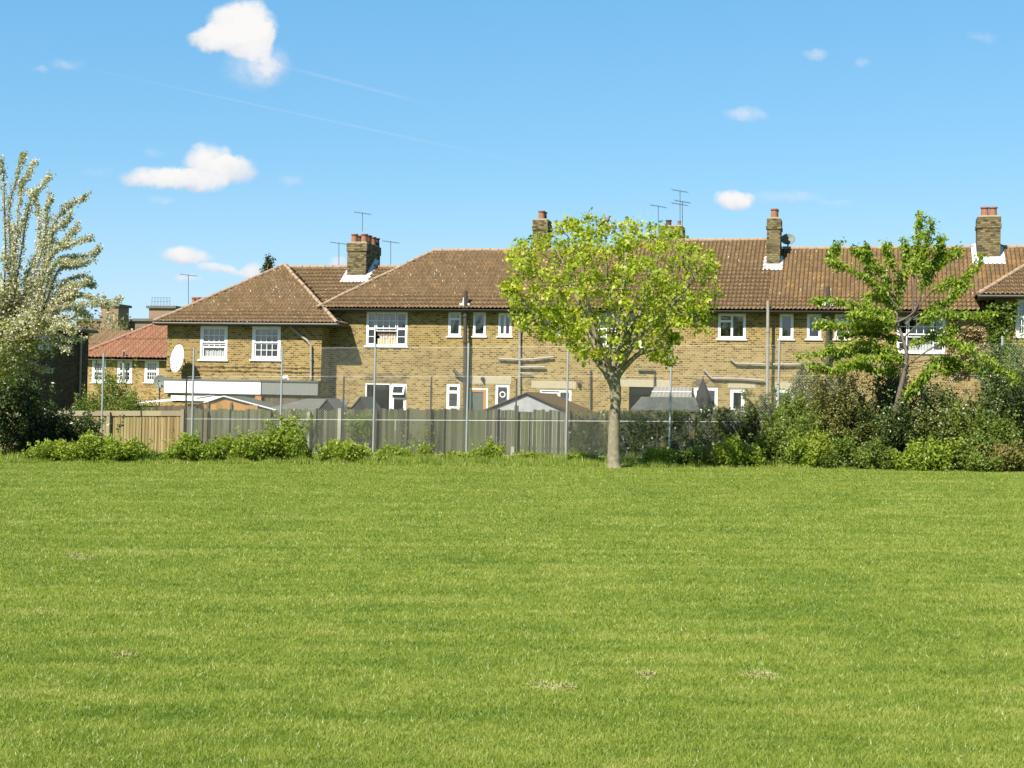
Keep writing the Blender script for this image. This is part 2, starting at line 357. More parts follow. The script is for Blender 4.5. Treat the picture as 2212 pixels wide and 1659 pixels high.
cc = k.ramp(t, [(.28, (.158, .25, .034)), (.5, (.27, .345, .050)), (.68, (.375, .42, .085)), (.90, (.54, .49, .21))])
k.l(cc, b.inputs['Base Color']); b.inputs['Roughness'].default_value = .4; b.inputs['Specular IOR Level'].default_value = .4
tr = k.n('ShaderNodeBsdfTranslucent'); k.l(k.mix(1., cc, (1.1, 1.15, .6), 'MULTIPLY'), tr.inputs['Color']); mx = k.n('ShaderNodeMixShader'); mx.inputs[0].default_value = .45
k.l(b.outputs[0], mx.inputs[1]); k.l(tr.outputs[0], mx.inputs[2]); k.l(mx.outputs[0], [n for n in mt.node_tree.nodes if n.type == 'OUTPUT_MATERIAL'][0].inputs[0]); M['blade'] = mt
xs = np.concatenate([np.linspace(-900, -60, 12), np.linspace(-56, 50, 107), np.linspace(60, 900, 12)])
ys = np.concatenate([np.linspace(-600, -10, 10), np.linspace(-8, 66, 75), np.linspace(80, 1500, 14)])
X, Y_ = np.meshgrid(xs, ys); Z = gzn(X, Y_)
ni, nj = X.shape; idx = np.arange(ni*nj).reshape(ni, nj)
fc = np.stack([idx[:-1, :-1], idx[:-1, 1:], idx[1:, 1:], idx[1:, :-1]], -1).reshape(-1, 4)
grd = npmesh('ground', np.stack([X, Y_, Z], -1).reshape(-1, 3), fc, M['turf'], smooth=True); grd['kind'] = 'structure'

def blades(n, dmin, dmax, h, wd, power=1., margin=1.25, lean=.5, seed=1, dist=None):
    r = np.random.default_rng(seed)
    d = (r.random(n)*(dmax**power-dmin**power)+dmin**power)**(1/power)
    u = (r.random(n)-.5)*2*(1106/F)*margin*d
    x = u*r0.x+d*f0.x; y = u*r0.y+d*f0.y
    return x, y
def blade_mesh(name, x, y, h, wd, lean, mat, seed=2, label=None):
    r = np.random.default_rng(seed); n = len(x); z = gzn(x, y)
    a = r.random(n)*2*np.pi; la = r.random(n)*2*np.pi; ln = lean*h*r.random(n)
    bx, by = np.cos(a)*wd*.5, np.sin(a)*wd*.5
    hh = h*(.5+.7*r.random(n))
    tx, ty = np.cos(la)*ln, np.sin(la)*ln
    V = np.zeros((n, 3, 3), dtype=np.float32)
    V[:, 0] = np.stack([x-bx, y-by, z-.004], -1); V[:, 1] = np.stack([x+bx, y+by, z-.004], -1)
    V[:, 2] = np.stack([x+tx, y+ty, z+hh], -1)
    fc = np.arange(3*n).reshape(n, 3); ti = np.repeat(r.random(n), 3)
    o = npmesh(name, V.reshape(-1, 3), fc, mat, tint=ti); o['kind'] = 'stuff'; return o
n = 1900000; x, y = blades(n, 4.8, 43, 0, 0, power=.35, margin=1.6); d = cdep(x, y)
blade_mesh('lawn_grass', x, y, .019+.0006*d, .0022+.00062*d, 1.5, M['blade'])['label'] = 'short mown green grass of the playing field'

# ---------------------------------------------------------------- roofs
def roof_face(name, E0, E1, R0, R1, mat, parent, col_w=.172, row=.30, amp=.036, step=.06, uoff=0.):
    E0, E1, R0, R1 = [np.array(q, dtype=float) for q in (E0, E1, R0, R1)]
    d = (E1-E0)/np.linalg.norm(E1-E0); nrm = np.cross(E1-E0, (R0 if np.linalg.norm(R0-E0) > 0 else R1)-E0); nrm /= np.linalg.norm(nrm)
    if nrm[2] < 0: nrm = -nrm
    up = np.cross(nrm, d); up = up if up[2] > 0 else -up; L = (R0-E0)@up; nrow = max(2, int(round(L/row))); rh = L/nrow
    s0a, s1a, s0b, s1b = 0., (E1-E0)@d, (R0-E0)@d, (R1-E0)@d
    lo, hi = min(s0a, s0b), max(s1a, s1b); ns = int((hi-lo)/(col_w/6))+1; S_ = np.linspace(lo, hi, ns)
    V = []; UV = []
    tl = []
    for i in range(nrow): tl += [(i*rh, step), ((i+1)*rh-.004, 0.)]
    tl.append((L, 0.004))
    wave = lambda q: np.maximum(np.sin(2*np.pi*(q+uoff)/col_w), -.35)
    for (tt, h) in tl:
        f = tt/L; a, b2 = s0a+(s0b-s0a)*f, s1a+(s1b-s1a)*f; q = np.clip(S_, a, b2)
        jit = .006*np.sin(q*7.3+tt*11)+.004*np.sin(q*23.1+tt*5)
        sag = -.02*np.sin(q*.55+1.3)*np.sin(np.pi*f)
        hh = h + amp*wave(q) + jit + sag
        V.append(E0+np.outer(q, d)+up*tt+np.outer(hh, nrm)); UV.append(np.stack([q, np.full_like(q, tt)], -1))
    V = np.array(V); UV = np.array(UV); a_, b_ = V.shape[:2]; idx = np.arange(a_*b_).reshape(a_, b_)
    fc = np.stack([idx[:-1, :-1], idx[:-1, 1:], idx[1:, 1:], idx[1:, :-1]], -1).reshape(-1, 4)
    q = UV.reshape(-1, 2)[:, 0]; keep = (np.abs(q[fc[:, 1]]-q[fc[:, 0]])+np.abs(q[fc[:, 2]]-q[fc[:, 3]])) > 1e-5; fc = fc[keep]
    vv = V.reshape(-1, 3); f0_ = fc[0]; nn = np.cross(vv[f0_[1]]-vv[f0_[0]], vv[f0_[3]]-vv[f0_[0]])
    if nn[2] < 0: fc = fc[:, ::-1].copy()
    return npmesh(name, vv, fc, mat, parent, uv=UV.reshape(-1, 2))
def ridge_line(name, a, b, mat, parent, r=.10, seg=.36):
    a, b = Vector(a), Vector(b); L = (b-a).length; n = max(1, int(L/seg)); m_ = MB(); d = (b-a)/n
    for i in range(n):
        o = Vector((rnd.uniform(-.008, .008), 0, rnd.uniform(-.012, .012)))
        m_.tube([a+d*i+o, a+d*(i+.93)+o, a+d*(i+.94)+o], [r*1.02, r*.93, r*.86], 10)
    return m_.build(name, mat, parent)

# ---------------------------------------------------------------- walls with openings
def wall_front(name, x0, x1, z0, z1, Y, holes, mat, parent, rev=.11):
    xs = sorted({x0, x1, *[h[0] for h in holes], *[h[1] for h in holes]}); zs = sorted({z0, z1, *[h[2] for h in holes], *[h[3] for h in holes]})
    xs = [q for q in xs if x0 <= q <= x1]; zs = [q for q in zs if z0 <= q <= z1]; m_ = MB()
    for i in range(len(xs)-1):
        for j in range(len(zs)-1):
            cx, cz = (xs[i]+xs[i+1])/2, (zs[j]+zs[j+1])/2
            if any(h[0] < cx < h[1] and h[2] < cz < h[3] for h in holes): continue
            m_.quad((xs[i], Y, zs[j]), (xs[i+1], Y, zs[j]), (xs[i+1], Y, zs[j+1]), (xs[i], Y, zs[j+1]))
    for (a, b, c, d) in holes:
        m_.quad((a, Y, c), (a, Y+rev, c), (a, Y+rev, d), (a, Y, d)); m_.quad((b, Y, c), (b, Y, d), (b, Y+rev, d), (b, Y+rev, c))
        m_.quad((a, Y, d), (a, Y+rev, d), (b, Y+rev, d), (b, Y, d)); m_.quad((a, Y, c), (b, Y, c), (b, Y+rev, c), (a, Y+rev, c))
    return m_.build(name, mat, parent)
def rect(u0_, v0, u1, v1, Y):          # photo box -> x0, x1, z0, z1 on the wall plane
    um, vm = (u0_+u1)/2, (v0+v1)/2
    return (P(u0_, vm, Y).x, P(u1, vm, Y).x, P(um, v1, Y).z, P(um, v0, Y).z)
def window(parent, R, Y, cells, curtain=None, sill=True, fw_=.06, name='window', cut=1., frame='white', sill_h=.06):
    """cells: (fx0, fx1, fz0, fz1, nx, nz[, opts]) each a sash with glazing bars"""
    x0, x1, z0, z1 = R; W, Hh = x1-x0, z1-z0; y0 = Y+.015
    m_ = MB(); m_.box(x0, x0+fw_, y0, y0+.09, z0, z1).box(x1-fw_, x1, y0, y0+.09, z0, z1).box(x0+fw_, x1-fw_, y0, y0+.09, z1-fw_, z1).box(x0+fw_, x1-fw_, y0, y0+.09, z0, z0+fw_)
    w_ = m_.build(name, M[frame], parent)
    xi0, xi1, zi0, zi1 = x0+fw_, x1-fw_, z0+fw_, z1-fw_
    for c in cells:
        a, b_ = xi0+(xi1-xi0)*c[0], xi0+(xi1-xi0)*c[1]; d, e = zi0+(zi1-zi0)*c[2], zi0+(zi1-zi0)*c[3]
        nx, nz = c[4], c[5]; op = c[6] if len(c) > 6 else {}; s = op.get('sf', .045); y = y0+.012+op.get('dy', 0)
        m_ = MB(); m_.box(a, a+s, y, y+.05, d, e).box(b_-s, b_, y, y+.05, d, e).box(a+s, b_-s, y, y+.05, e-s, e).box(a+s, b_-s, y, y+.05, d, d+s)
        for i in range(1, nx): q = a+s+(b_-a-2*s)*i/nx; m_.box(q-.013, q+.013, y+.008, y+.042, d+s, e-s)
        for i in range(1, nz): q = d+s+(e-d-2*s)*i/nz; m_.box(a+s, b_-s, y+.01, y+.04, q-.013, q+.013)
        if op.get('tilt'):             # top-hung light standing open
            t_ = op['tilt']; m_.v = [(p[0]+.0, p[1]-(e-p[2])*math.sin(t_), e-(e-p[2])*math.cos(t_)) for p in m_.v]
        m_.build('sash', M[frame], w_)
        if op.get('open'): continue
        g_ = MB(); g_.quad((a+s, y+.025, d+s), (b_-s, y+.025, d+s), (b_-s, y+.025, e-s), (a+s, y+.025, e-s))
        if op.get('tilt'): t_ = op['tilt']; g_.v = [(p[0], p[1]-(e-p[2])*math.sin(t_), e-(e-p[2])*math.cos(t_)) for p in g_.v]
        g_.build('pane', M['glass'], w_)
    if sill: MB().box(x0-.07, x1+.07, Y-.06, Y+.05, z0-sill_h, z0-.003).build('sill', M['white'] if sill is True else M[sill], w_)
    if curtain:
        for (fa, fb, fc_, fd, mk) in curtain:   # gathered cloth just inside the glass
            n_ = max(6, int((fb-fa)*W/.035)); V = []; q = np.linspace(x0+W*fa, x0+W*fb, n_)
            yy = y0+.16+.022*np.sin(np.arange(n_)*1.9)+.01*np.sin(np.arange(n_)*.7)
            for zz in (z0+Hh*fc_, z0+Hh*fd): V += [(q[i], yy[i], zz) for i in range(n_)]
            npmesh('curtain', V, [(i, i+1, n_+i+1, n_+i) for i in range(n_-1)], M[mk], w_)
    return w_
def shell(parent, x0, x1, Y0, Y1, z0, z1, side='both'):
    if side in ('both', 'left'): MB().quad((x0, Y0, z0), (x0, Y1, z0), (x0, Y1, z1), (x0, Y0, z1)).build('wall', M['brick'], parent)
    if side in ('both', 'right'): MB().quad((x1, Y0, z0), (x1, Y1, z0), (x1, Y1, z1), (x1, Y0, z1)).build('wall', M['brick'], parent)
    MB().quad((x0, Y1, z0), (x1, Y1, z0), (x1, Y1, z1), (x0, Y1, z1)).build('wall', M['brick'], parent)
    zm = z0+2.75
    MB().box(x0+.02, x1-.02, Y0+.3, Y1-.02, zm, zm+.2).build('floor', M['inside'], parent)
    MB().box(x0+.02, x1-.02, Y0+.3, Y0+3.6, z1-.3, z1-.2).build('ceiling', M['inside'], parent)
    MB().box(x0+.02, x1-.02, Y0+3.5, Y0+3.6, z0, z1-.3).build('partition', M['inside'], parent)

# ---------------------------------------------------------------- HOUSES
YA = 59.; OV = .45; SL = .745; gA = .2
XA0 = P(711, 780, YA).x; XA1 = P(1290, 780, YA).x; XA2 = P(1655, 780, YA).x; XA3 = 4.72
ZE = 5.90
def eave_trim(parent, x0, x1, Y, z, left_y=None):   # soffit and half-round gutter
    MB().box(x0, x1, Y-OV+.04, Y-.003, z-.12, z-.07).build('soffit', M['soffit'], parent)
    m_ = MB(); n = 9
    pts = []
    for i in range(n):
        a = math.pi*i/(n-1); pts.append((Y-OV-.05+.06*math.cos(a), z-.035-.06*math.sin(a)))
    for i in range(n-1):
        m_.quad((x0, pts[i][0], pts[i][1]), (x1, pts[i][0], pts[i][1]), (x1, pts[i+1][0], pts[i+1][1]), (x0, pts[i+1][0], pts[i+1][1]))
    m_.box(x0, x1, Y-OV+.0105, Y-OV+.035, z-.13, z-.02)
    m_.build('gutter', M['gutter'], parent)
def soffit_fascia(): pass
def ridge_y(u, v, Ye, Ze, s):
    r = ray(u, v); t = (Ze-s*Ye-H)/(r.z-s*r.y); return Vector((r.x*t, r.y*t, H+r.z*t))
def chimney(parent, x0, x1, y0, y1, zb, zt, pots, capz=(.30, .45), sooty=False, name='chimney'):
    m_ = MB(); m_.box(x0, x1, y0, y1, zb, zt-capz[1]); m_.box(x0-.035, x1+.035, y0-.035, y1+.035, zt-capz[1], zt-capz[0])
    m_.box(x0-.012, x1+.012, y0-.012, y1+.012, zt-capz[0], zt)
    c = m_.build(name, M['brick_chimney'], parent)
    t = MB(); a = .05
    t.add([(x0, y0, zt), (x1, y0, zt), (x1, y1, zt), (x0, y1, zt), (x0+a, y0+a, zt+.07), (x1-a, y0+a, zt+.07), (x1-a, y1-a, zt+.07), (x0+a, y1-a, zt+.07)],
          [(4, 5, 6, 7), (0, 1, 5, 4), (1, 2, 6, 5), (2, 3, 7, 6), (3, 0, 4, 7)]); t.build('mortar_flaunching', M['mortar'], c)
    for (px, py, ph, pr, mk) in pots:
        p = MB(); p.sm = False; z = zt+.03
        prof = [(pr*1.02, 0), (pr*.95, ph*.5), (pr*.88, ph*.84), (pr*1.12, ph*.86), (pr*1.14, ph*.98), (pr*.9, ph)]
        p.tube([(px, py, z+h) for _, h in prof], [q for q, _ in prof], 14); po = p.build('chimney_pot', M[mk], c)
    return c
def apron(parent, x0, x1, y0, slope_z, w_=.14, h_=.16, side=.8):
    """lead flashing round a chimney foot: slope_z(y) gives the roof height"""
    z = slope_z(y0); m_ = MB(); e = .05
    m_.add([(x0-w_, y0-.30, slope_z(y0-.30)+e), (x1+w_, y0-.30, slope_z(y0-.30)+e), (x1+.01, y0-.02, z+h_), (x0-.01, y0-.02, z+h_)], [(0, 1, 2, 3)])
    for xa, xb in ((x0-w_, x0-.012), (x1+w_, x1+.012)):
        m_.add([(xa, y0-.30, slope_z(y0-.30)+e), (xb, y0-.02, z+h_), (xb, y0+side, slope_z(y0+side)+h_), (xa, y0+side, slope_z(y0+side)+e)], [(0, 1, 2, 3)])
    m_.build('lead_flashing', M['lead'], parent)

# --- main terrace, west house (A1)
hA1 = thing('terrace_house', 'long yellow brick house with hipped roof end, just left of the round tree', 'house', (XA0, YA, .3), 'yellow brick terrace houses')
hA2 = thing('terrace_house', 'yellow brick house with the highest ridge, half hidden behind the round leafy tree', 'house', (XA1, YA, .3), 'yellow brick terrace houses')
hA3 = thing('terrace_house', 'yellow brick house with orange lichened roof and twin-pot chimney behind the cherry tree', 'house', (XA2, YA, .3), 'yellow brick terrace houses')
rA1 = ridge_y(1020, 541, YA-OV, ZE, SL); rA2 = ridge_y(1560, 519, YA-OV, ZE, SL); rA3 = ridge_y(1900, 536, YA-OV, ZE, SL)
def sash_triple(dark=False):
    o = {'open': 1}
    return [(0, .2, .5, 1, 1, 2), (0, .2, 0, .5, 1, 2), (.22, .74, .5, 1, 3, 2), (.22, .74, .42, .5, 3, 1, {'dy': .05, 'open': 1, 'sf': .03}), (.76, 1, .5, 1, 1, 2), (.76, 1, 0, .5, 1, 2)]
cas = [(0, 1, .72, 1, 1, 1), (0, 1, 0, .72, 1, 1)]
winA1 = [(rect(791, 673, 880, 747, YA), sash_triple(), [(.0, .22, .5, 1, 'net'), (.25, .72, .6, 1., 'net'), (.24, .75, .02, .22, 'blind'), (.24, .75, .3, .46, 'brown_drape'), (.3, .74, .22, .3, 'drape')], {}),
         (rect(968, 673, 996, 726, YA), cas, [(0, 1, .0, 1, 'net')], {}),
         (rect(1021.5, 673, 1049.5, 726, YA), [(0, 1, 0, 1, 1, 1)], [(0, 1, .5, 1, 'net')], {}),
         (rect(1076, 676, 1105, 726, YA), [(0, .5, 0, 1, 1, 1), (.5, 1, 0, 1, 1, 1)], [(0, .48, 0, 1, 'net')], {}),
         (rect(1180, 673, 1210, 728, YA), cas, [(0, 1, 0, 1, 'net')], {}),
         (rect(964, 829, 993, 884, YA), [(0, 1, .70, 1, 1, 1, {'sf': .06}), (0, 1, 0, .70, 1, 1, {'sf': .06})], [(0, 1, 0, .35, 'net')], {'sill': None}),
         (rect(1070, 831, 1100, 880, YA), [(0, 1, 0, 1, 1, 1)], None, {'sill': None}),
         (rect(1166, 842, 1234, 884, YA), [(0, .6, .3, .93, 1, 1), (.62, 1, .0, 1, 1, 2)], None, {'sill': None})]
patio = rect(788, 828, 877, 930, YA); doorR = rect(1013, 838, 1053, 945, YA)
ZT = ZE-.09
def build_front(parent, x0, x1, wins, extra=(), z0=-.3):
    wall_front('wall', x0, x1, z0, ZT, YA, [w_[0] for w_ in wins]+list(extra), M['brick'], parent)
    for (R, cells, cur, kw) in wins: window(parent, R, YA, cells, cur, **kw)
build_front(hA1, XA0, XA1, winA1, [patio, doorR])
shell(hA1, XA0, XA1, YA, 66.4, -.3, ZT, 'left')
# patio opening with side casement and open top light
a, b, c, d = patio; wp = a+(b-a)*.60
m_ = MB().box(a, a+.06, YA+.015, YA+.1, c, d).box(a+.06, wp, YA+.015, YA+.1, d-.06, d).box(wp-.02, wp+.05, YA+.015, YA+.1, c, d-.06)
pd = m_.build('patio_door', M['white'], hA1)
MB().quad((a+.06, YA+.06, c), (wp-.02, YA+.06, c), (wp-.02, YA+.06, d-.06), (a+.06, YA+.06, d-.06)).build('pane', M['glass'], pd)
window(hA1, (wp+.05, b, c+.3, d), YA, [(0, 1, .72, 1, 1, 1, {'tilt': .42, 'sf': .07, 'dy': -.05}), (0, 1, 0, .66, 1, 1, {'sf': .07})], None, sill=None)
MB().box(wp+.05, b, YA+.02, YA+.1, c, c+.3).build('panel', M['white'], hA1)
# soldier course above the patio
def soldier(parent, u0_, v0, u1, v1):
    x0, x1, z0, z1 = rect(u0_, v0, u1, v1, YA); m_ = MB(); q = x0
    while q < x1: m_.box(q, q+.062, YA-.009, YA+.004, z0, z1); q += .078
    m_.build('soldier_course', M['brick_band'], parent)
soldier(hA1, 789, 806, 877, 826)
# door with orange timber lining
a, b, c, d = doorR
dr = MB().box(a, a+.07, YA+.01, YA+.1, c, d).box(b-.07, b, YA+.01, YA+.1, c, d).box(a+.07, b-.07, YA+.01, YA+.1, d-.07, d).build('door_frame', M['white'], hA1)
MB().box(b-.2, b-.075, YA+.02, YA+.1, c, d-.075).box(a+.075, b-.2, YA+.02, YA+.1, d-.17, d-.075).build('door_lining', M['orange'], dr)
MB().box(a+.075, b-.2, YA+.05, YA+.09, c, d-.17).build('door', M['door'], dr)
# rendered lintel bands
for (bx, hp) in (((992, 812, 1104, 829), hA1), ((1148, 823, 1244, 839), hA1), ((1340, 820, 1452, 836), hA2), ((1572, 826, 1632, 838), hA2), ((1672, 826, 1745, 842), hA3)):
    a, b, c, d = rect(*bx, YA); MB().box(a, b, YA-.006, YA+.02, c, d).build('lintel', M['render'], hp)
# round vent in the small window
p = P(1085, 852, YA); mv = MB()
for i in range(20):
    t0, t1 = 2*math.pi*i/20, 2*math.pi*(i+1)/20
    mv.quad(*[(p.x+r_*math.cos(t_), YA+.03, p.z+r_*math.sin(t_)) for r_, t_ in ((.09, t0), (.13, t0), (.13, t1), (.09, t1))])
mv.build('extractor_vent', M['white'], hA1)
# roof A1: front plane with hipped left end
e0 = P(683, 665, YA-OV).x; hx = ridge_y(940, 541, YA-OV, ZE, SL).x
Yr1, Zr1 = rA1.y, rA1.z; Yb1 = 2*Yr1-(YA-OV)
roof_face('roof', (e0, YA-OV, ZE), (XA1, YA-OV, ZE), (hx, Yr1, Zr1), (XA1, Yr1, Zr1), M['tile'], hA1)
roof_face('roof', (e0, Yb1, ZE), (e0, YA-OV, ZE), (hx, Yr1, Zr1), (hx, Yr1, Zr1), M['tile'], hA1)
MB().add([(XA1, Yb1, ZE), (e0, Yb1, ZE), (hx, Yr1, Zr1-.01), (XA1, Yr1, Zr1-.01)], [(0, 1, 2, 3)]).build('roof', M['tile'], hA1)
ridge_line('hip_tiles', (e0, YA-OV, ZE+.03), (hx, Yr1, Zr1+.03), M['ridge'], hA1, r=.085)
ridge_line('ridge_tiles', (hx, Yr1, Zr1), (XA1, Yr1, Zr1), M['ridge'], hA1)
eave_trim(hA1, XA0-.4, XA1, YA, ZE)
# A2
winA2 = [(rect(1290, 674, 1386, 748, YA), sash_triple(), [(0, 1, .5, 1, 'net'), (.2, .8, .1, .5, 'brown_drape')], {}),
         (rect(1551, 677, 1611, 732, YA), [(0, .5, .72, 1, 1, 1), (0, .5, 0, .72, 1, 1), (.5, 1, 0, 1, 1, 1)], [(.5, 1, .0, .45, 'brown_drape'), (.1, .4, 0, .12, 'blind'), (.62, .74, 0, .22, 'blind')], {}),
         (rect(1498, 837, 1550, 890, YA), [(0, .5, 0, 1, 1, 1, {'sf': .06}), (.5, 1, 0, 1, 1, 1, {'sf': .06})], None, {'sill': None}),
         (rect(1577, 841, 1608, 890, YA), [(0, 1, 0, 1, 1, 1, {'sf': .07})], None, {'sill': None})]
dark = rect(1358, 836, 1430, 945, YA)
build_front(hA2, XA1, XA2, winA2, [dark]); shell(hA2, XA1, XA2, YA, 66.4, -.3, ZT, 'none')
soldier(hA2, 1494, 818, 1556, 835)
Yr2, Zr2 = rA2.y, rA2.z; Yb2 = 2*Yr2-(YA-OV)
roof_face('roof', (XA1, YA-OV, ZE), (XA2, YA-OV, ZE), (XA1, Yr2, Zr2), (XA2, Yr2, Zr2), M['tile'], hA2, uoff=.05)
MB().add([(XA2, Yb2, ZE), (XA1, Yb2, ZE), (XA1, Yr2, Zr2-.01), (XA2, Yr2, Zr2-.01)], [(0, 1, 2, 3)]).build('roof', M['tile'], hA2)
ridge_line('ridge_tiles', (XA1, Yr2, Zr2), (XA2, Yr2, Zr2), M['ridge'], hA2)
for xx in (XA1, XA2):
    MB().add([(xx, YA-OV+.05, ZE-.02), (xx, Yb2, ZE), (xx, Yr2, Zr2-.02)], [(0, 1, 2)]).build('gable', M['brick'], hA2)
eave_trim(hA2, XA1, XA2, YA, ZE)
# A3
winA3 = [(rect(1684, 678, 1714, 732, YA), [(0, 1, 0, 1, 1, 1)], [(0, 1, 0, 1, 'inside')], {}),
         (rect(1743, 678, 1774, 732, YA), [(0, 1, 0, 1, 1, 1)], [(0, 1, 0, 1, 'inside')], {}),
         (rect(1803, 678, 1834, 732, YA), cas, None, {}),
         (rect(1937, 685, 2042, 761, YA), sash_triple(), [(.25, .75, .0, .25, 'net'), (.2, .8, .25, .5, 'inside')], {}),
         (rect(1676, 842, 1716, 890, YA), [(0, 1, 0, 1, 1, 1, {'sf': .07})], None, {'sill': None})]
build_front(hA3, XA2, XA3, winA3); shell(hA3, XA2, XA3, YA, 66.4, -.3, ZT, 'right')
Yr3, Zr3 = rA3.y, rA3.z; Yb3 = 2*Yr3-(YA-OV); XR3 = 11.
roof_face('roof', (XA2, YA-OV, ZE), (XR3, YA-OV, ZE), (XA2, Yr3, Zr3), (XR3, Yr3, Zr3), M['tile_orange'], hA3, uoff=.1)
MB().add([(XR3, Yb3, ZE), (XA2, Yb3, ZE), (XA2, Yr3, Zr3-.01), (XR3, Yr3, Zr3-.01)], [(0, 1, 2, 3)]).build('roof', M['tile'], hA3)
ridge_line('ridge_tiles', (XA2, Yr3, Zr3), (XR3, Yr3, Zr3), M['ridge'], hA3)
eave_trim(hA3, XA2, XA3, YA, ZE)
# --- linking block B
ZB = ZE-.68
rB = ridge_y(740, 577, YA-OV, ZB, SL); Yrb, Zrb = rB.y, rB.z
hB = thing('terrace_house', 'set-back link block with lower tiled ridge and the big many-pot chimney', 'house', (-25, YA, .3), 'yellow brick terrace houses')
xbl, xbr = -26.4, -19.6
hxat = lambda z: e0+(z-ZE)/(Zr1-ZE)*(hx-e0)
roof_face('roof', (xbl, YA-OV, ZB), (hxat(ZB)+.12, YA-OV, ZB), (xbl, Yrb, Zrb), (hxat(Zrb)+.12, Yrb, Zrb), M['tile'], hB)
MB().add([(xbr, 2*Yrb-YA+OV, ZB), (xbl, 2*Yrb-YA+OV, ZB), (xbl, Yrb, Zrb-.01), (xbr, Yrb, Zrb-.01)], [(0, 1, 2, 3)]).build('roof', M['tile'], hB)
ridge_line('ridge_tiles', (xbl, Yrb, Zrb), (hxat(Zrb), Yrb, Zrb), M['ridge'], hB)
szB = lambda y: ZB+SL*(y-YA+OV)
cxl, cxr = P(750, 560, 60.9).x, P(791, 560, 60.9).x
cy0 = ridge_y(770, 602, YA-OV, ZB, SL).y; cxl, cxr = P(750, 560, cy0).x, P(791, 560, cy0).x
q = ray(821, 560); cy1 = cxr*q.y/q.x; czt = P(770, 525, cy0).z
chimney(hB, cxl, cxr, cy0, cy1, szB(cy0)-.2, czt, [(cxl+.22, cy0+.3, .42, .15, 'pot'), (cxr-.22, cy0+.3, .42, .15, 'pot'), (cxr-.22, cy0+.85, .42, .15, 'pot_sooty'), (cxl+.22, cy0+.95, .42, .15, 'pot_sooty'), (cxr-.22, cy0+1.45, .42, .15, 'pot'), (cxr-.2, cy0+1.9, .42, .15, 'pot_sooty')], capz=(.0, .38))
apron(hB, cxl, cxr, cy0, szB, .22, .16, 1.2)
# --- hipped wing C
YC = 58.07; XC0, XC1 = P(360, 780, YC).x, P(694, 780, YC).x; ZC = 5.18
ex0, ex1, ey = XC0-.45, XC1+.86, YC-.47
ap = Vector(((ex0+ex1)/2, ey+(ex1-ex0)/2, 0)); 
r_ = ray(612, 573); ap.z = H + r_.z/r_.y*ap.y
hC = thing('hipped_wing', 'two-storey yellow brick wing with hipped brown tile roof and two white sash windows', 'house', (XC0, YC, .2), 'yellow brick terrace houses')
big = [(0, 1, .5, 1, 4, 2, {'sf': .05}), (0, 1, 0, .5, 4, 2, {'sf': .05, 'dy': .04})]
winC = [(rect(432, 703, 491, 777, YC), [(0, 1, .5, 1, 4, 2, {'sf': .05}), (0, 1, .36, .46, 4, 1, {'sf': .03, 'dy': .05, 'open': 1}), (0, 1, 0, .36, 1, 1, {'dy': .04, 'open': 1})], [(0, 1, .0, 1, 'net')], {'fw_': .11}),
        (rect(544, 704, 606, 777, YC), big, [(0, .45, 0, .8, 'drape'), (.55, 1, 0, .8, 'brown_drape'), (0, 1, .65, 1, 'net')], {'fw_': .11})]
zc0 = -.5
wall_front('wall', XC0, XC1, zc0, ZC-.09, YC, [w_[0] for w_ in winC], M['brick'], hC)
for (R, cells, cur, kw) in winC: window(hC, R, YC, cells, cur, **kw)
shell(hC, XC0, XC1, YC, 66, zc0, ZC-.09)
MB().box(ex0+.04, ex1-.04, ey+.04, YC-.003, ZC-.13, ZC-.08).build('soffit', M['soffit'], hC)
MB().box(XC1+.003, ex1-.04, YC-.002, 66, ZC-.13, ZC-.08).build('soffit', M['soffit'], hC)
MB().tube([(ex0, ey-.06, ZC-.05), (ex1+.05, ey-.06, ZC-.05)], .055, 8).tube([(ex1+.06, ey-.06, ZC-.05), (ex1+.06, 60.0, ZC-.05)], .055, 8).build('gutter', M['gutter'], hC)
yb = 66.5
roof_face('roof', (ex0, ey, ZC), (ex1, ey, ZC), ap, ap, M['tile'], hC)
apb = (ap.x, yb-(ap.y-ey), ap.z)
yk = max(apb[1], ap.y+.3)
roof_face('roof', (ex1, ey, ZC), (ex1, yb, ZC), ap, (ap.x, yk, ap.z), M['tile'], hC)
roof_face('roof', (ex0, yb, ZC), (ex0, ey, ZC), (ap.x, yk, ap.z), ap, M['tile'], hC)
MB().add([(ex1, yb, ZC), (ex0, yb, ZC), (ap.x, yk, ap.z)], [(0, 1, 2)]).build('roof', M['tile'], hC)
ridge_line('hip_tiles', (ex0, ey, ZC+.03), ap+Vector((0, 0, .03)), M['ridge'], hC, r=.08)
ridge_line('hip_tiles', (ex1, ey, ZC+.03), ap+Vector((0, 0, .03)), M['ridge'], hC, r=.085)
ridge_line('ridge_tiles', (ap.x, ap.y, ap.z), (ap.x, yk, ap.z), M['ridge'], hC)
for vv in (792, 801):
    a, b, c, d = rect(360, vv-1.2, 694, vv+1.2, YC); MB().box(XC0, XC1, YC-.03, YC+.01, c, d).build('string_course', M['brick_band'], hC)
def pipe(parent, pts, Y, r, mk, name='drainpipe', n=8, brackets=True):
    w_ = [P(u, v, Y) for u, v in pts]; m_ = MB(); m_.tube(w_, r, n)
    for i in range(len(w_)-1):
        L = (w_[i+1]-w_[i]).length
        for j in range(int(L/1.1)):
            t_ = (j+.4)/max(1, int(L/1.1)); q = w_[i].lerp(w_[i+1], t_); dd = (w_[i+1]-w_[i]).normalized()*.04; m_.tube([q-dd, q+dd], r*1.35, n)
    return m_.build(name, M[mk], parent)
pipe(hC, [(626, 702), (634, 712), (664, 736), (672, 747), (672, 819)], YC-.09, .055, 'pipe_light')
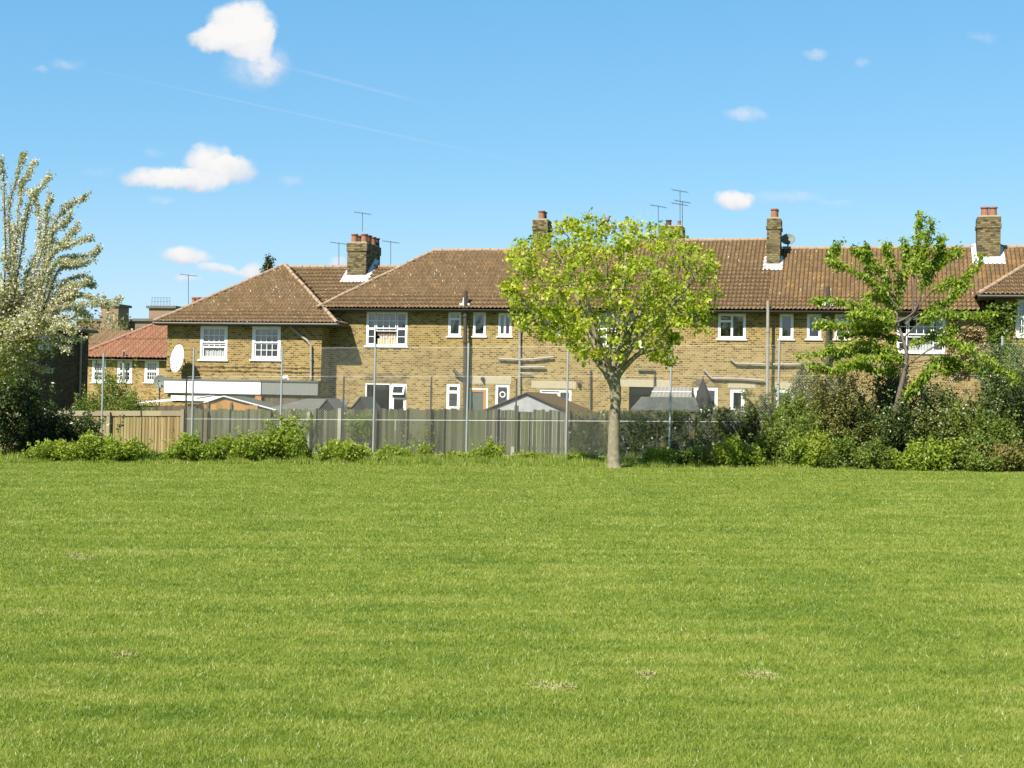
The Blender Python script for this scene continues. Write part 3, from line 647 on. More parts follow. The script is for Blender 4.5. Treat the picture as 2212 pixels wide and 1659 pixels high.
# valley flashing between C's side slope and B
ZBf = lambda y: ZB+SL*(y-YA+OV)
sC = (ap.z-ZC)/(ex1-ap.x)
def valley(z): return Vector((ex1-(z-ZC)/sC, YA-OV+(z-ZB)/SL, z+.03))
MB().tube([valley(z) for z in np.linspace(ZB+.1, min(ap.z, Zrb)-.05, 8)], .028, 6).build('valley_flashing', M['ridge'], hC)
# --- right wing D
YD = 58.05; q = P(2113, 637, YD-OV); dx0, ZD = q.x, q.z
hD = thing('hipped_wing', 'ivy-hung yellow brick wing at the right edge, its eaves above the neighbouring roof', 'house', (dx0, YD, .3), 'yellow brick terrace houses')
dx1 = dx0+8.4; XD0, XD1 = XA3+.01, dx1-.5
dap = Vector(((dx0+dx1)/2, YD-OV+4.2, ZD+4.2*.70))
winD = [(rect(2194, 645, 2255, 727, YD), [(0, .3, .5, 1, 2, 2), (0, .3, 0, .5, 2, 2), (.3, 1, .5, 1, 3, 2), (.3, 1, 0, .5, 3, 2)], [(0, 1, .2, 1, 'net')], {'fw_': .1})]
wall_front('wall', XD0, XD1, -.3, ZD-.09, YD, [winD[0][0]], M['brick'], hD)
for (R, cells, cur, kw) in winD: window(hD, R, YD, cells, cur, **kw)
shell(hD, XD0, XD1, YD, 66, -.3, ZD-.09)
roof_face('roof', (dx0, YD-OV, ZD), (dx1, YD-OV, ZD), dap, dap, M['tile'], hD)
roof_face('roof', (dx0, 66.5, ZD), (dx0, YD-OV, ZD), (dap.x, 62.5, dap.z), dap, M['tile'], hD)
MB().add([(dx1, YD-OV, ZD), (dx1, 66.5, ZD), (dap.x, 62.5, dap.z), dap], [(0, 1, 2, 3)]).add([(dx1, 66.5, ZD), (dx0, 66.5, ZD), (dap.x, 62.5, dap.z)], [(0, 1, 2)]).build('roof', M['tile'], hD)
ridge_line('hip_tiles', (dx0, YD-OV, ZD+.03), dap+Vector((0, 0, .03)), M['ridge'], hD, r=.085)
MB().box(dx0+.04, dx1, YD-OV+.04, YD-.003, ZD-.13, ZD-.08).box(dx0+.04, XD0-.003, YD-.003, 60, ZD-.13, ZD-.08).build('soffit', M['soffit'], hD)
MB().tube([(dx0-.02, YD-OV-.06, ZD-.05), (dx1, YD-OV-.06, ZD-.05)], .055, 8).build('gutter', M['gutter'], hD)

# chimneys on A
szA = lambda y: ZE+SL*(y-YA+OV)
# behind the left shoulder of the tree (stands on the rear slope)
y0 = Yr1+.55; a, b = P(1151, 490, y0).x, P(1182, 490, y0).x; zt = P(1167, 475, y0).z
chimney(hA1, a, b, y0, y0+.95, Zr1-1.2, zt, [((a+b)/2, y0+.3, .42, .15, 'pot'), ((a+b)/2, y0+.7, .42, .15, 'pot_sooty')])
y0 = Yr2+.2; a, b = P(1424, 500, y0).x, P(1474, 500, y0).x; zt = P(1448, 489, y0).z
chimney(hA2, a, b, y0, y0+.9, Zr2-1., zt, [(a+.36, y0+.4, .30, .13, 'pot_sooty'), (b-.2, y0+.4, .26, .08, 'pot')])
y0 = ridge_y(1670, 576, YA-OV, ZE, SL).y; a, b = P(1655.5, 560, y0).x, P(1684.5, 560, y0).x; zt = P(1670, 472, y0).z
c2 = chimney(hA3, a, b, y0, y0+1.05, szA(y0)-.2, zt, [((a+b)/2, y0+.3, .42, .15, 'pot'), ((a+b)/2, y0+.75, .42, .15, 'pot')])
apron(hA3, a, b, y0, szA, .13, .12, .55)
y0 = ridge_y(2136, 562, YA-OV, ZE, SL).y; a, b = P(2111, 540, y0).x, P(2161, 540, y0).x; zt = P(2136, 468, y0).z
c3 = chimney(hA3, a, b, y0, y0+1.0, szA(y0)-.2, zt, [(a+.3, y0+.4, .42, .16, 'pot'), (b-.28, y0+.4, .42, .16, 'pot')])
apron(hA3, a, b, y0, szA, .2, .14, .9)
# soil stacks and waste pipes
pipe(hA1, [(1006, 628), (1005.5, 660), (1004, 885), (1003, 930)], YA-.55+.2, .085, 'pipe_dark', 'soil_stack')
z = ridge_y(1005, 659, YA-OV, ZE, SL); MB().tube([(z.x, z.y, z.z-.05), (z.x, z.y, z.z+.33)], [.14, .10], 10).box(z.x-.22, z.x+.22, z.y-.12, z.y+.12, z.z-.02, z.z+.07).build('stack_collar', M['lead'], hA1)
pipe(hA1, [(979, 799), (990, 809), (1003, 817)], YA-.2, .075, 'pipe_dark', 'waste_pipe')
pipe(hA1, [(1123, 690), (1122, 925)], YA-.1, .055, 'pipe_light', 'soil_stack')
pipe(hA1, [(1077, 775), (1122, 777), (1150, 776), (1196, 771)], YA-.12, .045, 'pipe_light', 'waste_pipe')
pipe(hA1, [(1122, 793), (1178, 793)], YA-.12, .045, 'pipe_light', 'waste_pipe')
pipe(hA1, [(1122, 806), (1150, 807)], YA-.12, .035, 'pipe_light', 'waste_pipe')
pipe(hA1, [(1276, 800), (1276, 900)], YA-.08, .04, 'pipe_dark')
pipe(hA2, [(1378, 800), (1414, 801), (1414, 836)], YA-.08, .045, 'pipe_dark', 'waste_pipe')
pipe(hA2, [(1520, 797), (1538, 817), (1600, 818), (1652, 822)], YA-.12, .045, 'pipe_light', 'waste_pipe')
pipe(hA3, [(1577, 774), (1589, 785), (1658, 787), (1736, 787)], YA-.12, .045, 'pipe_light', 'waste_pipe')
pipe(hA3, [(1659, 650), (1659, 672), (1658, 780), (1657, 925)], YA-.52, .065, 'pipe_light', 'soil_stack')
pipe(hA3, [(1788, 619), (1788, 657), (1788, 800), (1788, 925)], YA-.5+.2, .085, 'pipe_dark', 'soil_stack')
z = ridge_y(1788, 660, YA-OV, ZE, SL); MB().tube([(z.x, z.y, z.z-.05), (z.x, z.y, z.z+.33)], [.14, .10], 10).box(z.x-.22, z.x+.22, z.y-.12, z.y+.12, z.z-.02, z.z+.07).build('stack_collar', M['lead'], hA3)
for (u, v, hp) in ((1250, 829, hA1), (1042, 818, hA1), (1606, 851, hA2)):
    q = P(u, v, YA-.1); MB().tube([q, q+Vector((0, .1, 0))], .085, 10).tube([q+Vector((0, -.1, -.03)), q], .05, 8).build('boiler_flue', M['pipe_dark'], hp)

# ---------------------------------------------------------------- aerials and dishes
AG = 'television aerials on the roofs'
def aerial(u, vb, vt, Y, label, kind=0, span=.55):
    b, t = P(u, vb, Y), P(u, vt, Y); root = thing('tv_aerial', label, 'aerial', b, AG)
    MB().tube([(b.x, Y, b.z), (t.x, Y, t.z)], .016, 6).build('mast', M['alum'], root)
    for zz in ([t.z-.03] if kind < 2 else [t.z-.03, t.z-.62]):
        m_ = MB(); a = Vector((t.x-span*.55, Y-.25, zz+.02)); c = Vector((t.x+span*.55, Y+.3, zz-.02)); m_.tube([a, c], .012, 5)
        for i in range(8):
            q = a.lerp(c, i/7); L = .17 if i else .25
            m_.tube([q+Vector((.3*L, -.5*L, -L*.3)), q-Vector((.3*L, -.5*L, -L*.3))], .008, 4)
        m_.build('antenna', M['alum'], root)
aerial(783, 500, 459, cy0+.5, 'thin aerial standing on the big chimney of the link block')
aerial(732, 578, 524, Yrb, 'thin aerial on the low ridge just left of the big chimney')
aerial(844, 578, 521, Yrb, 'thin aerial on the low ridge just right of the big chimney')
aerial(1422, 500, 444, Yr2+.2, 'single-head aerial on the left side of the stub chimney behind the round tree')
aerial(1469, 500, 411, Yr2+.3, 'tallest aerial with two heads on the stub chimney behind the round tree', 2)
aerial(1474, 500, 434, Yr2+.7, 'shorter aerial leaning close against the two-headed aerial')
aerial(407, 660, 593, 66, 'lone aerial rising left of the hipped wing roof')
def dish(u, v, Y, rw, rh, mat, label, name='satellite_dish', face=(-.45, -.85, .25), pole=None, arm=None, mesh=False):
    c = P(u, v, Y); root = thing(name, label, 'satellite dish', c, 'satellite dishes'); f_ = Vector(face).normalized()
    side = f_.cross(Vector((0, 0, 1))).normalized(); up = side.cross(f_); m_ = MB(); V = []; nr_, na = 6, 28
    for i in range(nr_+1):
        for j in range(na):
            a = 2*math.pi*j/na; q = i/nr_; V.append(c+side*rw*q*math.cos(a)+up*rh*q*math.sin(a)+f_*(q*q*.22*rh-.1*rh))
    fs = [(i*na+j, i*na+(j+1) % na, (i+1)*na+(j+1) % na, (i+1)*na+j) for i in range(nr_) for j in range(na)]
    m_.add(V, fs); m_.sm = True; ob = m_.build('reflector', mat, root)
    so = ob.modifiers.new('s', 'SOLIDIFY'); so.thickness = .012
    m_ = MB(); fp = c+f_*rh*.95
    m_.tube([c-up*rh*.95+f_*.1*rh, fp-up*.1], .014, 6).tube([fp, fp-f_*.10], [.03, .045], 8).build('feed_arm', M['dish_grey'], root)
    m_ = MB(); bk = c-f_*.12
    for pp in (pole or []): m_.tube(pp, .03, 8)
    m_.tube([c-f_*.1*rh, bk-f_*.06], .05, 8); m_.build('mount', M['gutter'], root); return root
c = P(385, 775, YC-.75)
dish(385, 775, YC-.75, .46, .62, M['dish'], 'large white satellite dish on the wall of the hipped wing', face=(-.44, -.88, .15),
     pole=[[(c.x-.1, c.y+.12, c.z), (c.x-.1, YC, c.z)], [(c.x-.1, c.y+.12, c.z), (c.x-.35, YC, c.z-.35)]])
c = P(346, 824, 56.5)
dish(346, 824, 56.5, .30, .30, M['dish_grey'], 'small grey satellite dish on a pole by the white fascia', face=(.1, -1, .12), pole=[[(c.x-.05, c.y+.08, c.z), (c.x-.07, c.y+.08, .4)]])
c = P(1702, 517, Yr3+.3)
dish(1702, 517, Yr3+.3, .30, .26, M['dish_grey'], 'round mesh dish on the roof ridge beside the tall single chimney', face=(.05, -.9, .35), pole=[[(c.x, c.y+.08, c.z), (c.x, c.y+.08, c.z-.8)]])

# ---------------------------------------------------------------- extension, sheds
ext = thing('flat_roof_extension', 'flat-roofed extension with bright white fascia in front of the hipped wing', 'extension', PG(460, 56.6))
a, b, c, d = rect(357, 822, 565, 850, 56.2); zg = gz(a, 56.2)-.3
MB().box(a+.1, b-.05, 56.25, YC-.01, zg, c).build('wall', M['brick'], ext)
MB().box(a, b, 56.1, 56.2, c, d-.03).build('fascia', M['fascia'], ext)
MB().box(a-.02, b, 56.08, YC-.01, d-.03, d+.05).build('flat_roof', M['felt_grey'], ext)
q = rect(370, 855, 480, 866, 56.2); MB().box(q[0], q[1], 56.17, 56.24, q[2], q[3]).build('window', M['white'], ext)
q = rect(552, 852, 565, 872, 56.2); MB().box(q[0], q[1], 56.16, 56.24, q[2], q[3]).build('orange_post', M['orange'], ext)
le = thing('lean_to', 'grey-fronted flat lean-to between the white fascia and the long house', 'lean-to', PG(625, 56.6))
a, b, c, d = rect(566, 824, 688, 853, 56.2)
MB().box(a+.02, b, 56.12, 56.2, c, d-.03).build('fascia', M['fascia_grey'], le)
MB().box(a+.1, b-.1, 56.25, YC-.01, gz(a, 56.2)-.3, c).build('wall', M['wood_shed'], le)
MB().box(a+.01, b+.05, 56.08, YC-.01, d-.03, d+.04).build('flat_roof', M['felt'], le)
q = P(617, 818, 56.6); m_ = MB(); m_.tube([(q.x-.12, 56.6, q.z-.06), (q.x-.08, 56.6, q.z+.03), (q.x+.08, 56.6, q.z+.05), (q.x+.14, 56.6, q.z-.06)], [.05, .10, .09, .04], 8)
tag(m_.build('plastic_sack', M['white']), 'small white crumpled sack lying on the grey lean-to roof', 'sack')
def gable_shed(name, label, u0_, uA, u1, vA, vE, Yf, Yb, wallm, roofm, cat='shed', trim=None, group='garden sheds behind the fence', oh=.08):
    L, A, R = P(u0_, vE, Yf), P(uA, vA, Yf), P(u1, vE, Yf); zg = gz(L.x, Yf)-.2
    root = thing(name, label, cat, (A.x, Yf, zg), group); x0, x1, ze, za = L.x, R.x, (L.z+R.z)/2, A.z
    MB().prism([(x0+oh, zg), (x1-oh, zg), (x1-oh, ze), (A.x, za-.05), (x0+oh, ze)], Yf+.06, Yb).build('wall', M[wallm], root)
    for (xa, za_, xb, zb) in ((x0, ze-.03, A.x, za), (x1, ze-.03, A.x, za)):
        m_ = MB(); t_ = .035; n_ = 14 if roofm in ('tile_orange', 'plastic', 'asb') else 1
        m_.add([(xa, Yf, za_), (xb, Yf, zb), (xb, Yb+.1, zb), (xa, Yb+.1, za_), (xa, Yf, za_+t_), (xb, Yf, zb+t_), (xb, Yb+.1, zb+t_), (xa, Yb+.1, za_+t_)],
               [(0, 3, 2, 1), (4, 5, 6, 7), (0, 1, 5, 4), (2, 3, 7, 6), (3, 0, 4, 7)])
        m_.build('roof', M[roofm], root)
    if trim:
        MB().tube([(x0, Yf-.02, ze), (A.x, Yf-.02, za+.02)], .03, 5).tube([(x1, Yf-.02, ze), (A.x, Yf-.02, za+.02)], .03, 5).build('bargeboard', M[trim], root)
    return root
sh = gable_shed('garden_shed', 'low wide shed with white-edged felt roof and orange boards behind the fence', 400, 484, 606, 857, 886, 52.5, 54.5, 'wood_orange', 'felt', trim='lead')
MB().box(P(405, 880, 52.4).x, P(557, 880, 52.4).x, 52.38, 52.5, P(480, 889, 52.4).z, P(480, 874, 52.4).z).build('board_band', M['wood_orange'], sh)
for uu in (450, 500): q = P(uu, 880, 52.35); MB().box(q.x-.05, q.x+.05, 52.3, 52.37, q.z-.4, q.z+.2).build('post', M['wood_shed'], sh)
wr = thing('sheet_roofed_store', 'store with a pale sloping sheet roof behind the light wooden fence', 'shed', PG(340, 52.5), 'garden sheds behind the fence')
A_, B_, C_ = P(262, 874, 52.0), P(425, 862, 52.0), P(425, 858, 53.5)
MB().add([(A_.x, 52, A_.z), (B_.x, 52, B_.z), (B_.x, 53.6, B_.z+.14), (A_.x, 53.6, A_.z+.05), (A_.x, 52, A_.z+.05), (B_.x, 52, B_.z+.05), (B_.x, 53.6, B_.z+.19), (A_.x, 53.6, A_.z+.1)], [(0, 3, 2, 1), (4, 5, 6, 7), (0, 1, 5, 4), (1, 2, 6, 5), (2, 3, 7, 6), (3, 0, 4, 7)]).build('roof', M['fascia'], wr)
MB().box(A_.x+.1, B_.x-.1, 52.15, 53.5, gz(A_.x, 52), A_.z-.01).build('wall', M['wood_shed'], wr)
m_ = MB()
big2 = thing('lean_to_shed', 'long grey felt-roofed shed behind the grey fence beside the patio window', 'shed', PG(670, 53), 'garden sheds behind the fence')
L_, R_ = P(612, 886, 52.6), P(742, 886, 52.6); zt = P(680, 861, 54.6).z
MB().add([(L_.x-.9, 52.6, L_.z), (R_.x, 52.6, R_.z), (R_.x-.5, 54.6, zt), (L_.x+.2, 54.6, zt), (L_.x-.9, 52.6, L_.z-.05), (R_.x, 52.6, R_.z-.05), (R_.x-.5, 54.6, zt-.05), (L_.x+.2, 54.6, zt-.05)], [(0, 1, 2, 3), (4, 7, 6, 5), (0, 4, 5, 1), (1, 5, 6, 2), (3, 2, 6, 7), (0, 3, 7, 4)]).build('roof', M['felt_grey'], big2)
MB().box(L_.x-.8, R_.x-.1, 52.7, 54.5, gz(L_.x, 53), L_.z-.06).build('wall', M['wood_shed'], big2)
gable_shed('garden_shed', 'small dark shed gable pointing up behind the grey fence, left of the patio window', 684, 706, 729, 862, 887, 51.0, 52.2, 'black', 'felt_grey')
gable_shed('garden_shed', 'small dark shed gable right in front of the patio window', 752, 778, 799, 858, 888, 51.0, 52.4, 'black', 'felt')
sh = gable_shed('asbestos_garage', 'pale cement-fronted garage with orange-brown sheet roof behind the grey fence', 1044, 1137, 1231, 850, 889, 50.5, 55.0, 'asbestos', 'tile_orange', cat='garage', trim='rust')
# ribs on its right-hand slope
A_, R_ = P(1137, 850, 50.5), P(1231, 889, 50.5); m_ = MB()
for i in range(26):
    t_ = i/25; yy = 50.6+4.3*t_; m_.tube([(A_.x, yy, A_.z+.05), (R_.x, yy, R_.z+.02)], .03, 5)
m_.build('roof_ribs', M['tile_orange'], sh)
fs = thing('garden_shed', 'dark green felt lean shed beside the corrugated roof, right of the round tree', 'shed', PG(1440, 52), 'garden sheds behind the fence')
L_, R_ = P(1362, 884, 52), P(1512, 886, 52); a, b = P(1385, 857, 53.4), P(1502, 858, 53.4)
MB().add([L_, R_, b, a, L_-Vector((0, 0, .06)), R_-Vector((0, 0, .06)), b-Vector((0, 0, .06)), a-Vector((0, 0, .06))], [(0, 1, 2, 3), (4, 7, 6, 5), (0, 4, 5, 1), (1, 5, 6, 2), (3, 2, 6, 7), (0, 3, 7, 4)]).build('roof', M['felt'], fs)
MB().box(L_.x+.1, R_.x-.1, 52.1, 53.3, gz(L_.x, 52), L_.z-.08).build('wall', M['wood_shed'], fs)
pr = thing('corrugated_lean_to', 'grey corrugated plastic roof against the house wall above the dark felt shed', 'lean-to', PG(1450, 57))
L_, R_ = P(1402, 862, 56.4), P(1494, 862, 56.4); a, b = P(1414, 835, YA-.05), P(1494, 836, YA-.05); m_ = MB(); n_ = 40; V = []
for (l, r) in ((L_, R_), (a, b)):
    for i in range(n_+1): q = l.lerp(r, i/n_); V.append((q.x, q.y, q.z+.02*math.sin(i*math.pi/2)))
m_.add(V, [(i, i+1, n_+2+i, n_+1+i) for i in range(n_)]); m_.build('roof', M['plastic'], pr)
q0, q1 = L_.lerp(a, .5), R_.lerp(b, .5); MB().tube([q0+Vector((0, 0, .04)), q1+Vector((0, 0, .04))], .025, 5).build('batten', M['white'], pr)
for xx in (L_.x+.1, R_.x-.1): MB().box(xx-.04, xx+.04, 56.5, 56.58, .3, L_.z-.03).build('post', M['wood_shed'], pr)
# folded black parasol
p = P(1519, 818, 55); um = thing('folded_parasol', 'folded black parasol standing among the gardens by the kitchen window', 'parasol', (p.x, 55, .4))
MB().tube([(p.x, 55, .3), (p.x, 55, p.z+.1)], .02, 6).build('pole', M['rust'], um)
MB().tube([(p.x-.02, 55, p.z), (p.x, 55, p.z-.35), (p.x+.03, 55, p.z-.75), (p.x, 55, p.z-1.15)], [.02, .17, .30, .40], 9).build('canopy', M['black'], um)

# ---------------------------------------------------------------- wooden fences
YF = 48.0
def board_fence(u0_, u1, v0, mat, label, name='board_fence', vb=None, cap=None, Y=YF, lean=0., postm='concrete', posts=(), group='wooden fences between the gardens and the field', jag=.035, bw=.115, gap=.86):
    a, b = P(u0_, v0, Y), P(u1, v0, Y); root = thing(name, label, 'fence', (a.x, Y, gz(a.x, Y)), group)
    n_ = max(1, int((b.x-a.x)/bw)); m_ = MB()
    pt = 2.4; x = a.x; k_ = 0
    while x < b.x-.01:
        x2 = min(b.x, x+bw*gap); t_ = (x-a.x)/(b.x-a.x); zt = a.z+(b.z-a.z)*t_+rnd.uniform(-jag, jag); zb = gz(x, Y)-.1; yy = Y+rnd.uniform(-.012, .012)
        # feather-edge board: thick on one side, overlapping the next
        m_.add([(x, yy-.03, zb), (x2, yy-.006, zb), (x2, yy+.012, zb), (x, yy+.0, zb), (x, yy-.03, zt), (x2, yy-.006, zt), (x2, yy+.012, zt), (x, yy, zt)],
               [(0, 3, 2, 1), (4, 5, 6, 7), (0, 1, 5, 4), (1, 2, 6, 5), (2, 3, 7, 6), (3, 0, 4, 7)]); x += bw
    m_.build('panel', M[mat], root)
    MB().box(a.x, b.x, Y+.02, Y+.06, gz(a.x, Y)+.3, gz(a.x, Y)+.38).box(a.x, b.x, Y+.02, Y+.06, min(a.z, b.z)-.35, min(a.z, b.z)-.27).build('rail', M['wood_shed'], root)
    if cap:
        c_ = MB(); z0a, z0b = a.z, b.z
        c_.add([(a.x, Y-.06, z0a-.04), (b.x, Y-.06, z0b-.04), (b.x, Y+.06, z0b-.04), (a.x, Y+.06, z0a-.04), (a.x, Y-.06, z0a+.15), (b.x, Y-.06, z0b+.15), (b.x, Y+.06, z0b+.15), (a.x, Y+.06, z0a+.15)], [(0, 3, 2, 1), (4, 5, 6, 7), (0, 1, 5, 4), (1, 2, 6, 5), (2, 3, 7, 6), (3, 0, 4, 7)])
        c_.build('cap_board', M[cap], root)
    for (u, v) in posts:
        q = P(u, v, Y-.1); MB().box(q.x-.06, q.x+.06, Y-.17, Y-.05, gz(q.x, Y)-.1, q.z).build('post', M[postm], root)
    return root
board_fence(-140, 397, 896, 'wood_new', 'light tan close-board fence with pale cap board behind the left bushes', cap='wood_cap', posts=((236, 890), (396, 884)), postm='wood_cap', bw=.125, gap=.76)
board_fence(403, 500, 884, 'wood_old', 'leftmost weathered grey board panel, next to the tan fence', posts=((447, 888),), postm='wood_shed')
board_fence(500, 622, 885, 'wood_old', 'weathered grey fence panels below the orange-boarded shed', posts=((583, 888),), postm='wood_old')
board_fence(622, 742, 885, 'wood_old', 'weathered grey fence panels below the long grey shed', posts=((668, 890), (735, 882)), postm='concrete', jag=.05, bw=.13)
board_fence(742, 872, 884, 'wood_old', 'weathered grey fence stretch below the patio window', posts=((812, 884),), postm='wood_shed')
board_fence(872, 1012, 884, 'wood_old', 'weathered grey fence stretch below the narrow kitchen window', posts=((930, 884),), postm='wood_shed', jag=.04)
board_fence(1012, 1116, 885, 'wood_old', 'weathered grey fence stretch below the orange-lined door', posts=((1116, 876),), postm='wood_old', bw=.13)
board_fence(1118, 1230, 887, 'wood_old', 'weathered grey fence stretch with streaky boards in front of the cement garage', bw=.14, jag=.05, posts=((1229, 886),), postm='wood_shed')
board_fence(1232, 1480, 888, 'wood_mossy', 'mossy yellow-green fence behind the ivy and the round tree trunk', posts=((1350, 886),), postm='wood_shed', bw=.15)
board_fence(1482, 1760, 892, 'wood_mossy', 'mossy fence stretch buried in ivy right of the round tree', posts=((1600, 890),), postm='wood_shed', bw=.15)
board_fence(1762, 2700, 900, 'wood_old', 'fence stretch hidden behind the tall dark shrubs at the right', bw=.15)
# stub concrete posts in front
for (u, v, lb) in ((1108, 965, 'short concrete stump below the garage gable'), (922, 970, 'short pale post stump in the weeds below the kitchen window')):
    q = P(u, v, 45.9); o = MB().box(q.x-.06, q.x+.06, 45.85, 45.97, gz(q.x, 45.9)-.1, q.z).build('post_stump', M['concrete']); tag(o, lb, 'post')

# ---------------------------------------------------------------- chain link fence
YL = 46.3
cf = thing('chain_link_fence', 'tall galvanised chain-link fence with white posts running along the field edge', 'fence', (-20, YL, 0))
posts = [(225, 762), (420, 752), (611, 748), (812, 742), (1013, 742), (1228, 740), (1451, 739), (1684, 733), (1920, 729), (2165, 726), (2415, 722), (2675, 718)]
PX = []
proto = None
for (u, v) in posts:
    t_ = P(u, v, YL); x = P(u-1, 950, YL).x; x = t_.x; zg = gz(x, YL)-.1; PX.append((x, t_.z))
    MB().tube([(x, YL-.03, zg), (x, YL-.03, t_.z)], .034, 8).build('post', M['galv'], cf)
xa, xb = P(403, 900, YL).x, P(2700, 900, YL).x
ztop = lambda x: P(694, 752, YL).z + (x-P(694, 752, YL).x)*.0167
ztop2 = lambda x: 3.55 + (x+18.6)*.0167
x0m = xa; m_ = MB()
def strand(x0, z0, x1, z1, r, y=YL):
    dx, dz = x1-x0, z1-z0; L = math.hypot(dx, dz); nx, nz = -dz/L*r, dx/L*r
    m_.add([(x0-nx, y, z0-nz), (x1-nx, y, z1-nz), (x1+nx, y, z1+nz), (x0+nx, y, z0+nz), (x0, y+r*1.5, z0), (x1, y+r*1.5, z1)], [(0, 1, 2, 3), (3, 2, 5, 4), (1, 0, 4, 5)])
pitch = .088
def zlow(x): return gz(x, YL)+.12
# lower mesh all along, upper mesh from the third post on
def netting(xs0, xs1, lo, hi, r):
    Hh = hi(xs0)-lo(xs0); n_ = int((xs1-xs0+Hh)/pitch)
    for sgn in (1, -1):
        for i in range(n_+1):
            x = xs0-Hh+i*pitch if sgn == 1 else xs0+i*pitch
            A = [x, 0.]; B = [x+Hh*sgn, 1.]
            if sgn == 1: pts = [(x, lo(x)), (x+Hh, lo(x)+Hh)]
            else: pts = [(x, lo(x)), (x-Hh, lo(x)+Hh)]
            (ax, az), (bx, bz) = pts
            if ax > bx: ax, az, bx, bz = bx, bz, ax, az
            if bx <= xs0 or ax >= xs1: continue
            if ax < xs0: az += (bz-az)*(xs0-ax)/(bx-ax); ax = xs0
            if bx > xs1: bz = az+(bz-az)*(xs1-ax)/(bx-ax); bx = xs1
            strand(ax, az, bx, bz, r, YL+(.002 if sgn == 1 else 0))
xs3 = P(690, 900, YL).x
netting(xa, xs3, zlow, lambda x: P(500, 816, YL).z, .0022)
netting(xs3, xb, zlow, ztop, .0020)
m_.build('wire_mesh', M['wire'], cf)
for nm, fz, xs_ in (('top_wire', ztop, xs3), ('middle_wire', lambda x: 1.07+(x-P(403, 905, YL).x)*.0180, xa), ('lower_wire', zlow, xa), ('upper_wire', lambda x: P(900, 813, YL).z+(x-P(900, 813, YL).x)*.017, xa)):
    rr = {'middle_wire': .0055, 'lower_wire': .005}.get(nm, .003)
    MB().tube([(xs_+(xb-xs_)*i/12, YL-.012, fz(xs_+(xb-xs_)*i/12)) for i in range(13)], rr, 5).build(nm, M['galv'], cf)
for (u, v, lb) in ((403, 818, 'leftmost thin dark steel post, at the corner of the tan fence'), (743, 812, 'thin dark steel post left of the patio window'), (932, 815, 'thin dark steel post left of the narrow kitchen window'), (1116, 818, 'thin dark steel post in front of the cement garage')):
    q = P(u, v, 47.2); o = MB().box(q.x-.022, q.x+.022, 47.18, 47.23, gz(q.x, 47.2)-.1, q.z).build('steel_post', M['rust'], None); tag(o, lb, 'post', 'thin dark steel posts')

# ---------------------------------------------------------------- distant buildings on the left
# dark building whose shaded flank faces us
q0 = P(192, 715, 62); XE = q0.x; q1 = P(60, 705, 62)
rE = ray(30, 700); yE0 = XE*rE.y/rE.x
eb = thing('dark_brick_building', 'shaded dark brick building behind the blossom tree at the left edge', 'building', (XE, 62, 0))
wl = MB()
yN = 52.
zE = q0.z
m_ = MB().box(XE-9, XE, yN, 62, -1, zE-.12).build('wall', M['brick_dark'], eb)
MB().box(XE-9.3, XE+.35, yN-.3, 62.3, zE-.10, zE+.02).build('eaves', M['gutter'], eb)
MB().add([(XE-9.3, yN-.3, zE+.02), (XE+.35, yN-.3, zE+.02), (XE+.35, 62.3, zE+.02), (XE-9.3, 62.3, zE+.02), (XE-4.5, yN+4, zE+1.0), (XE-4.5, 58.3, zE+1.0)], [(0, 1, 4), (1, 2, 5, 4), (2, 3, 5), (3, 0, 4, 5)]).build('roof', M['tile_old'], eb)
for (ua, ub, va, vb) in ((83, 106, 717, 755),):
    ra, rb = ray(ua, va), ray(ub, va); ya, yb_ = XE*ra.y/ra.x, XE*rb.y/rb.x
    zt = H+ra.z*ya/ra.y; zb = H+ray(ua, vb).z*ya/ray(ua, vb).y
    w_ = MB().box(XE-.02, XE+.03, ya, ya+.06, zb, zt).box(XE-.02, XE+.03, yb_-.06, yb_, zb, zt).box(XE-.02, XE+.03, ya+.06, yb_-.06, zt-.06, zt).box(XE-.02, XE+.03, ya+.06, yb_-.06, zb, zb+.06).build('window', M['white'], eb)
    MB().box(XE, XE+.01, ya+.06, yb_-.06, zb+.06, zt-.06).build('pane', M['glass'], w_)
MB().tube([(XE+.08, 61.2, 0), (XE+.08, 61.2, zE-.15)], .05, 8).build('drainpipe', M['pipe_light'], eb)
# red roofed house
YR = 80.
a, b, c, d = rect(150, 775, 400, 900, YR)
hF = thing('red_roofed_house', 'yellow brick house with a clean red tiled roof and three white sash windows, further back', 'house', (a, YR, .3))
winF = []
for (ua, ub) in ((198, 229), (253, 285), (312, 343)):
    winF.append((rect(ua, 778, ub, 826, YR), [(0, 1, .5, 1, 4, 2, {'sf': .06}), (0, 1, 0, .5, 4, 2, {'sf': .06})], [(0, 1, 0, 1, 'net')], {'fw_': .12}))
xf0, xf1 = a, P(440, 800, YR).x; zf = P(280, 774, YR).z
wall_front('wall', xf0, xf1, -1, zf-.09, YR, [w_[0] for w_ in winF], M['brick_far'], hF)
for (R, cells, cur, kw) in winF: window(hF, R, YR, cells, cur, **kw)
shell(hF, xf0, xf1, YR, 90, -1, zf-.09)
MB().box(xf0-.2, xf1, YR-.4, YR-.003, zf-.14, zf-.06).build('soffit', M['soffit'], hF)
e1 = P(150, 772, YR-.5); tp = P(352, 690, YR+4.6); xl = P(158, 773, YR-.5).x
roof_face('roof', (xl, YR-.5, zf), (xf1+.4, YR-.5, zf), (tp.x+.3, YR+4.6, tp.z), (tp.x+3.5, YR+4.6, tp.z), M['tile_red'], hF, col_w=.26, row=.33)
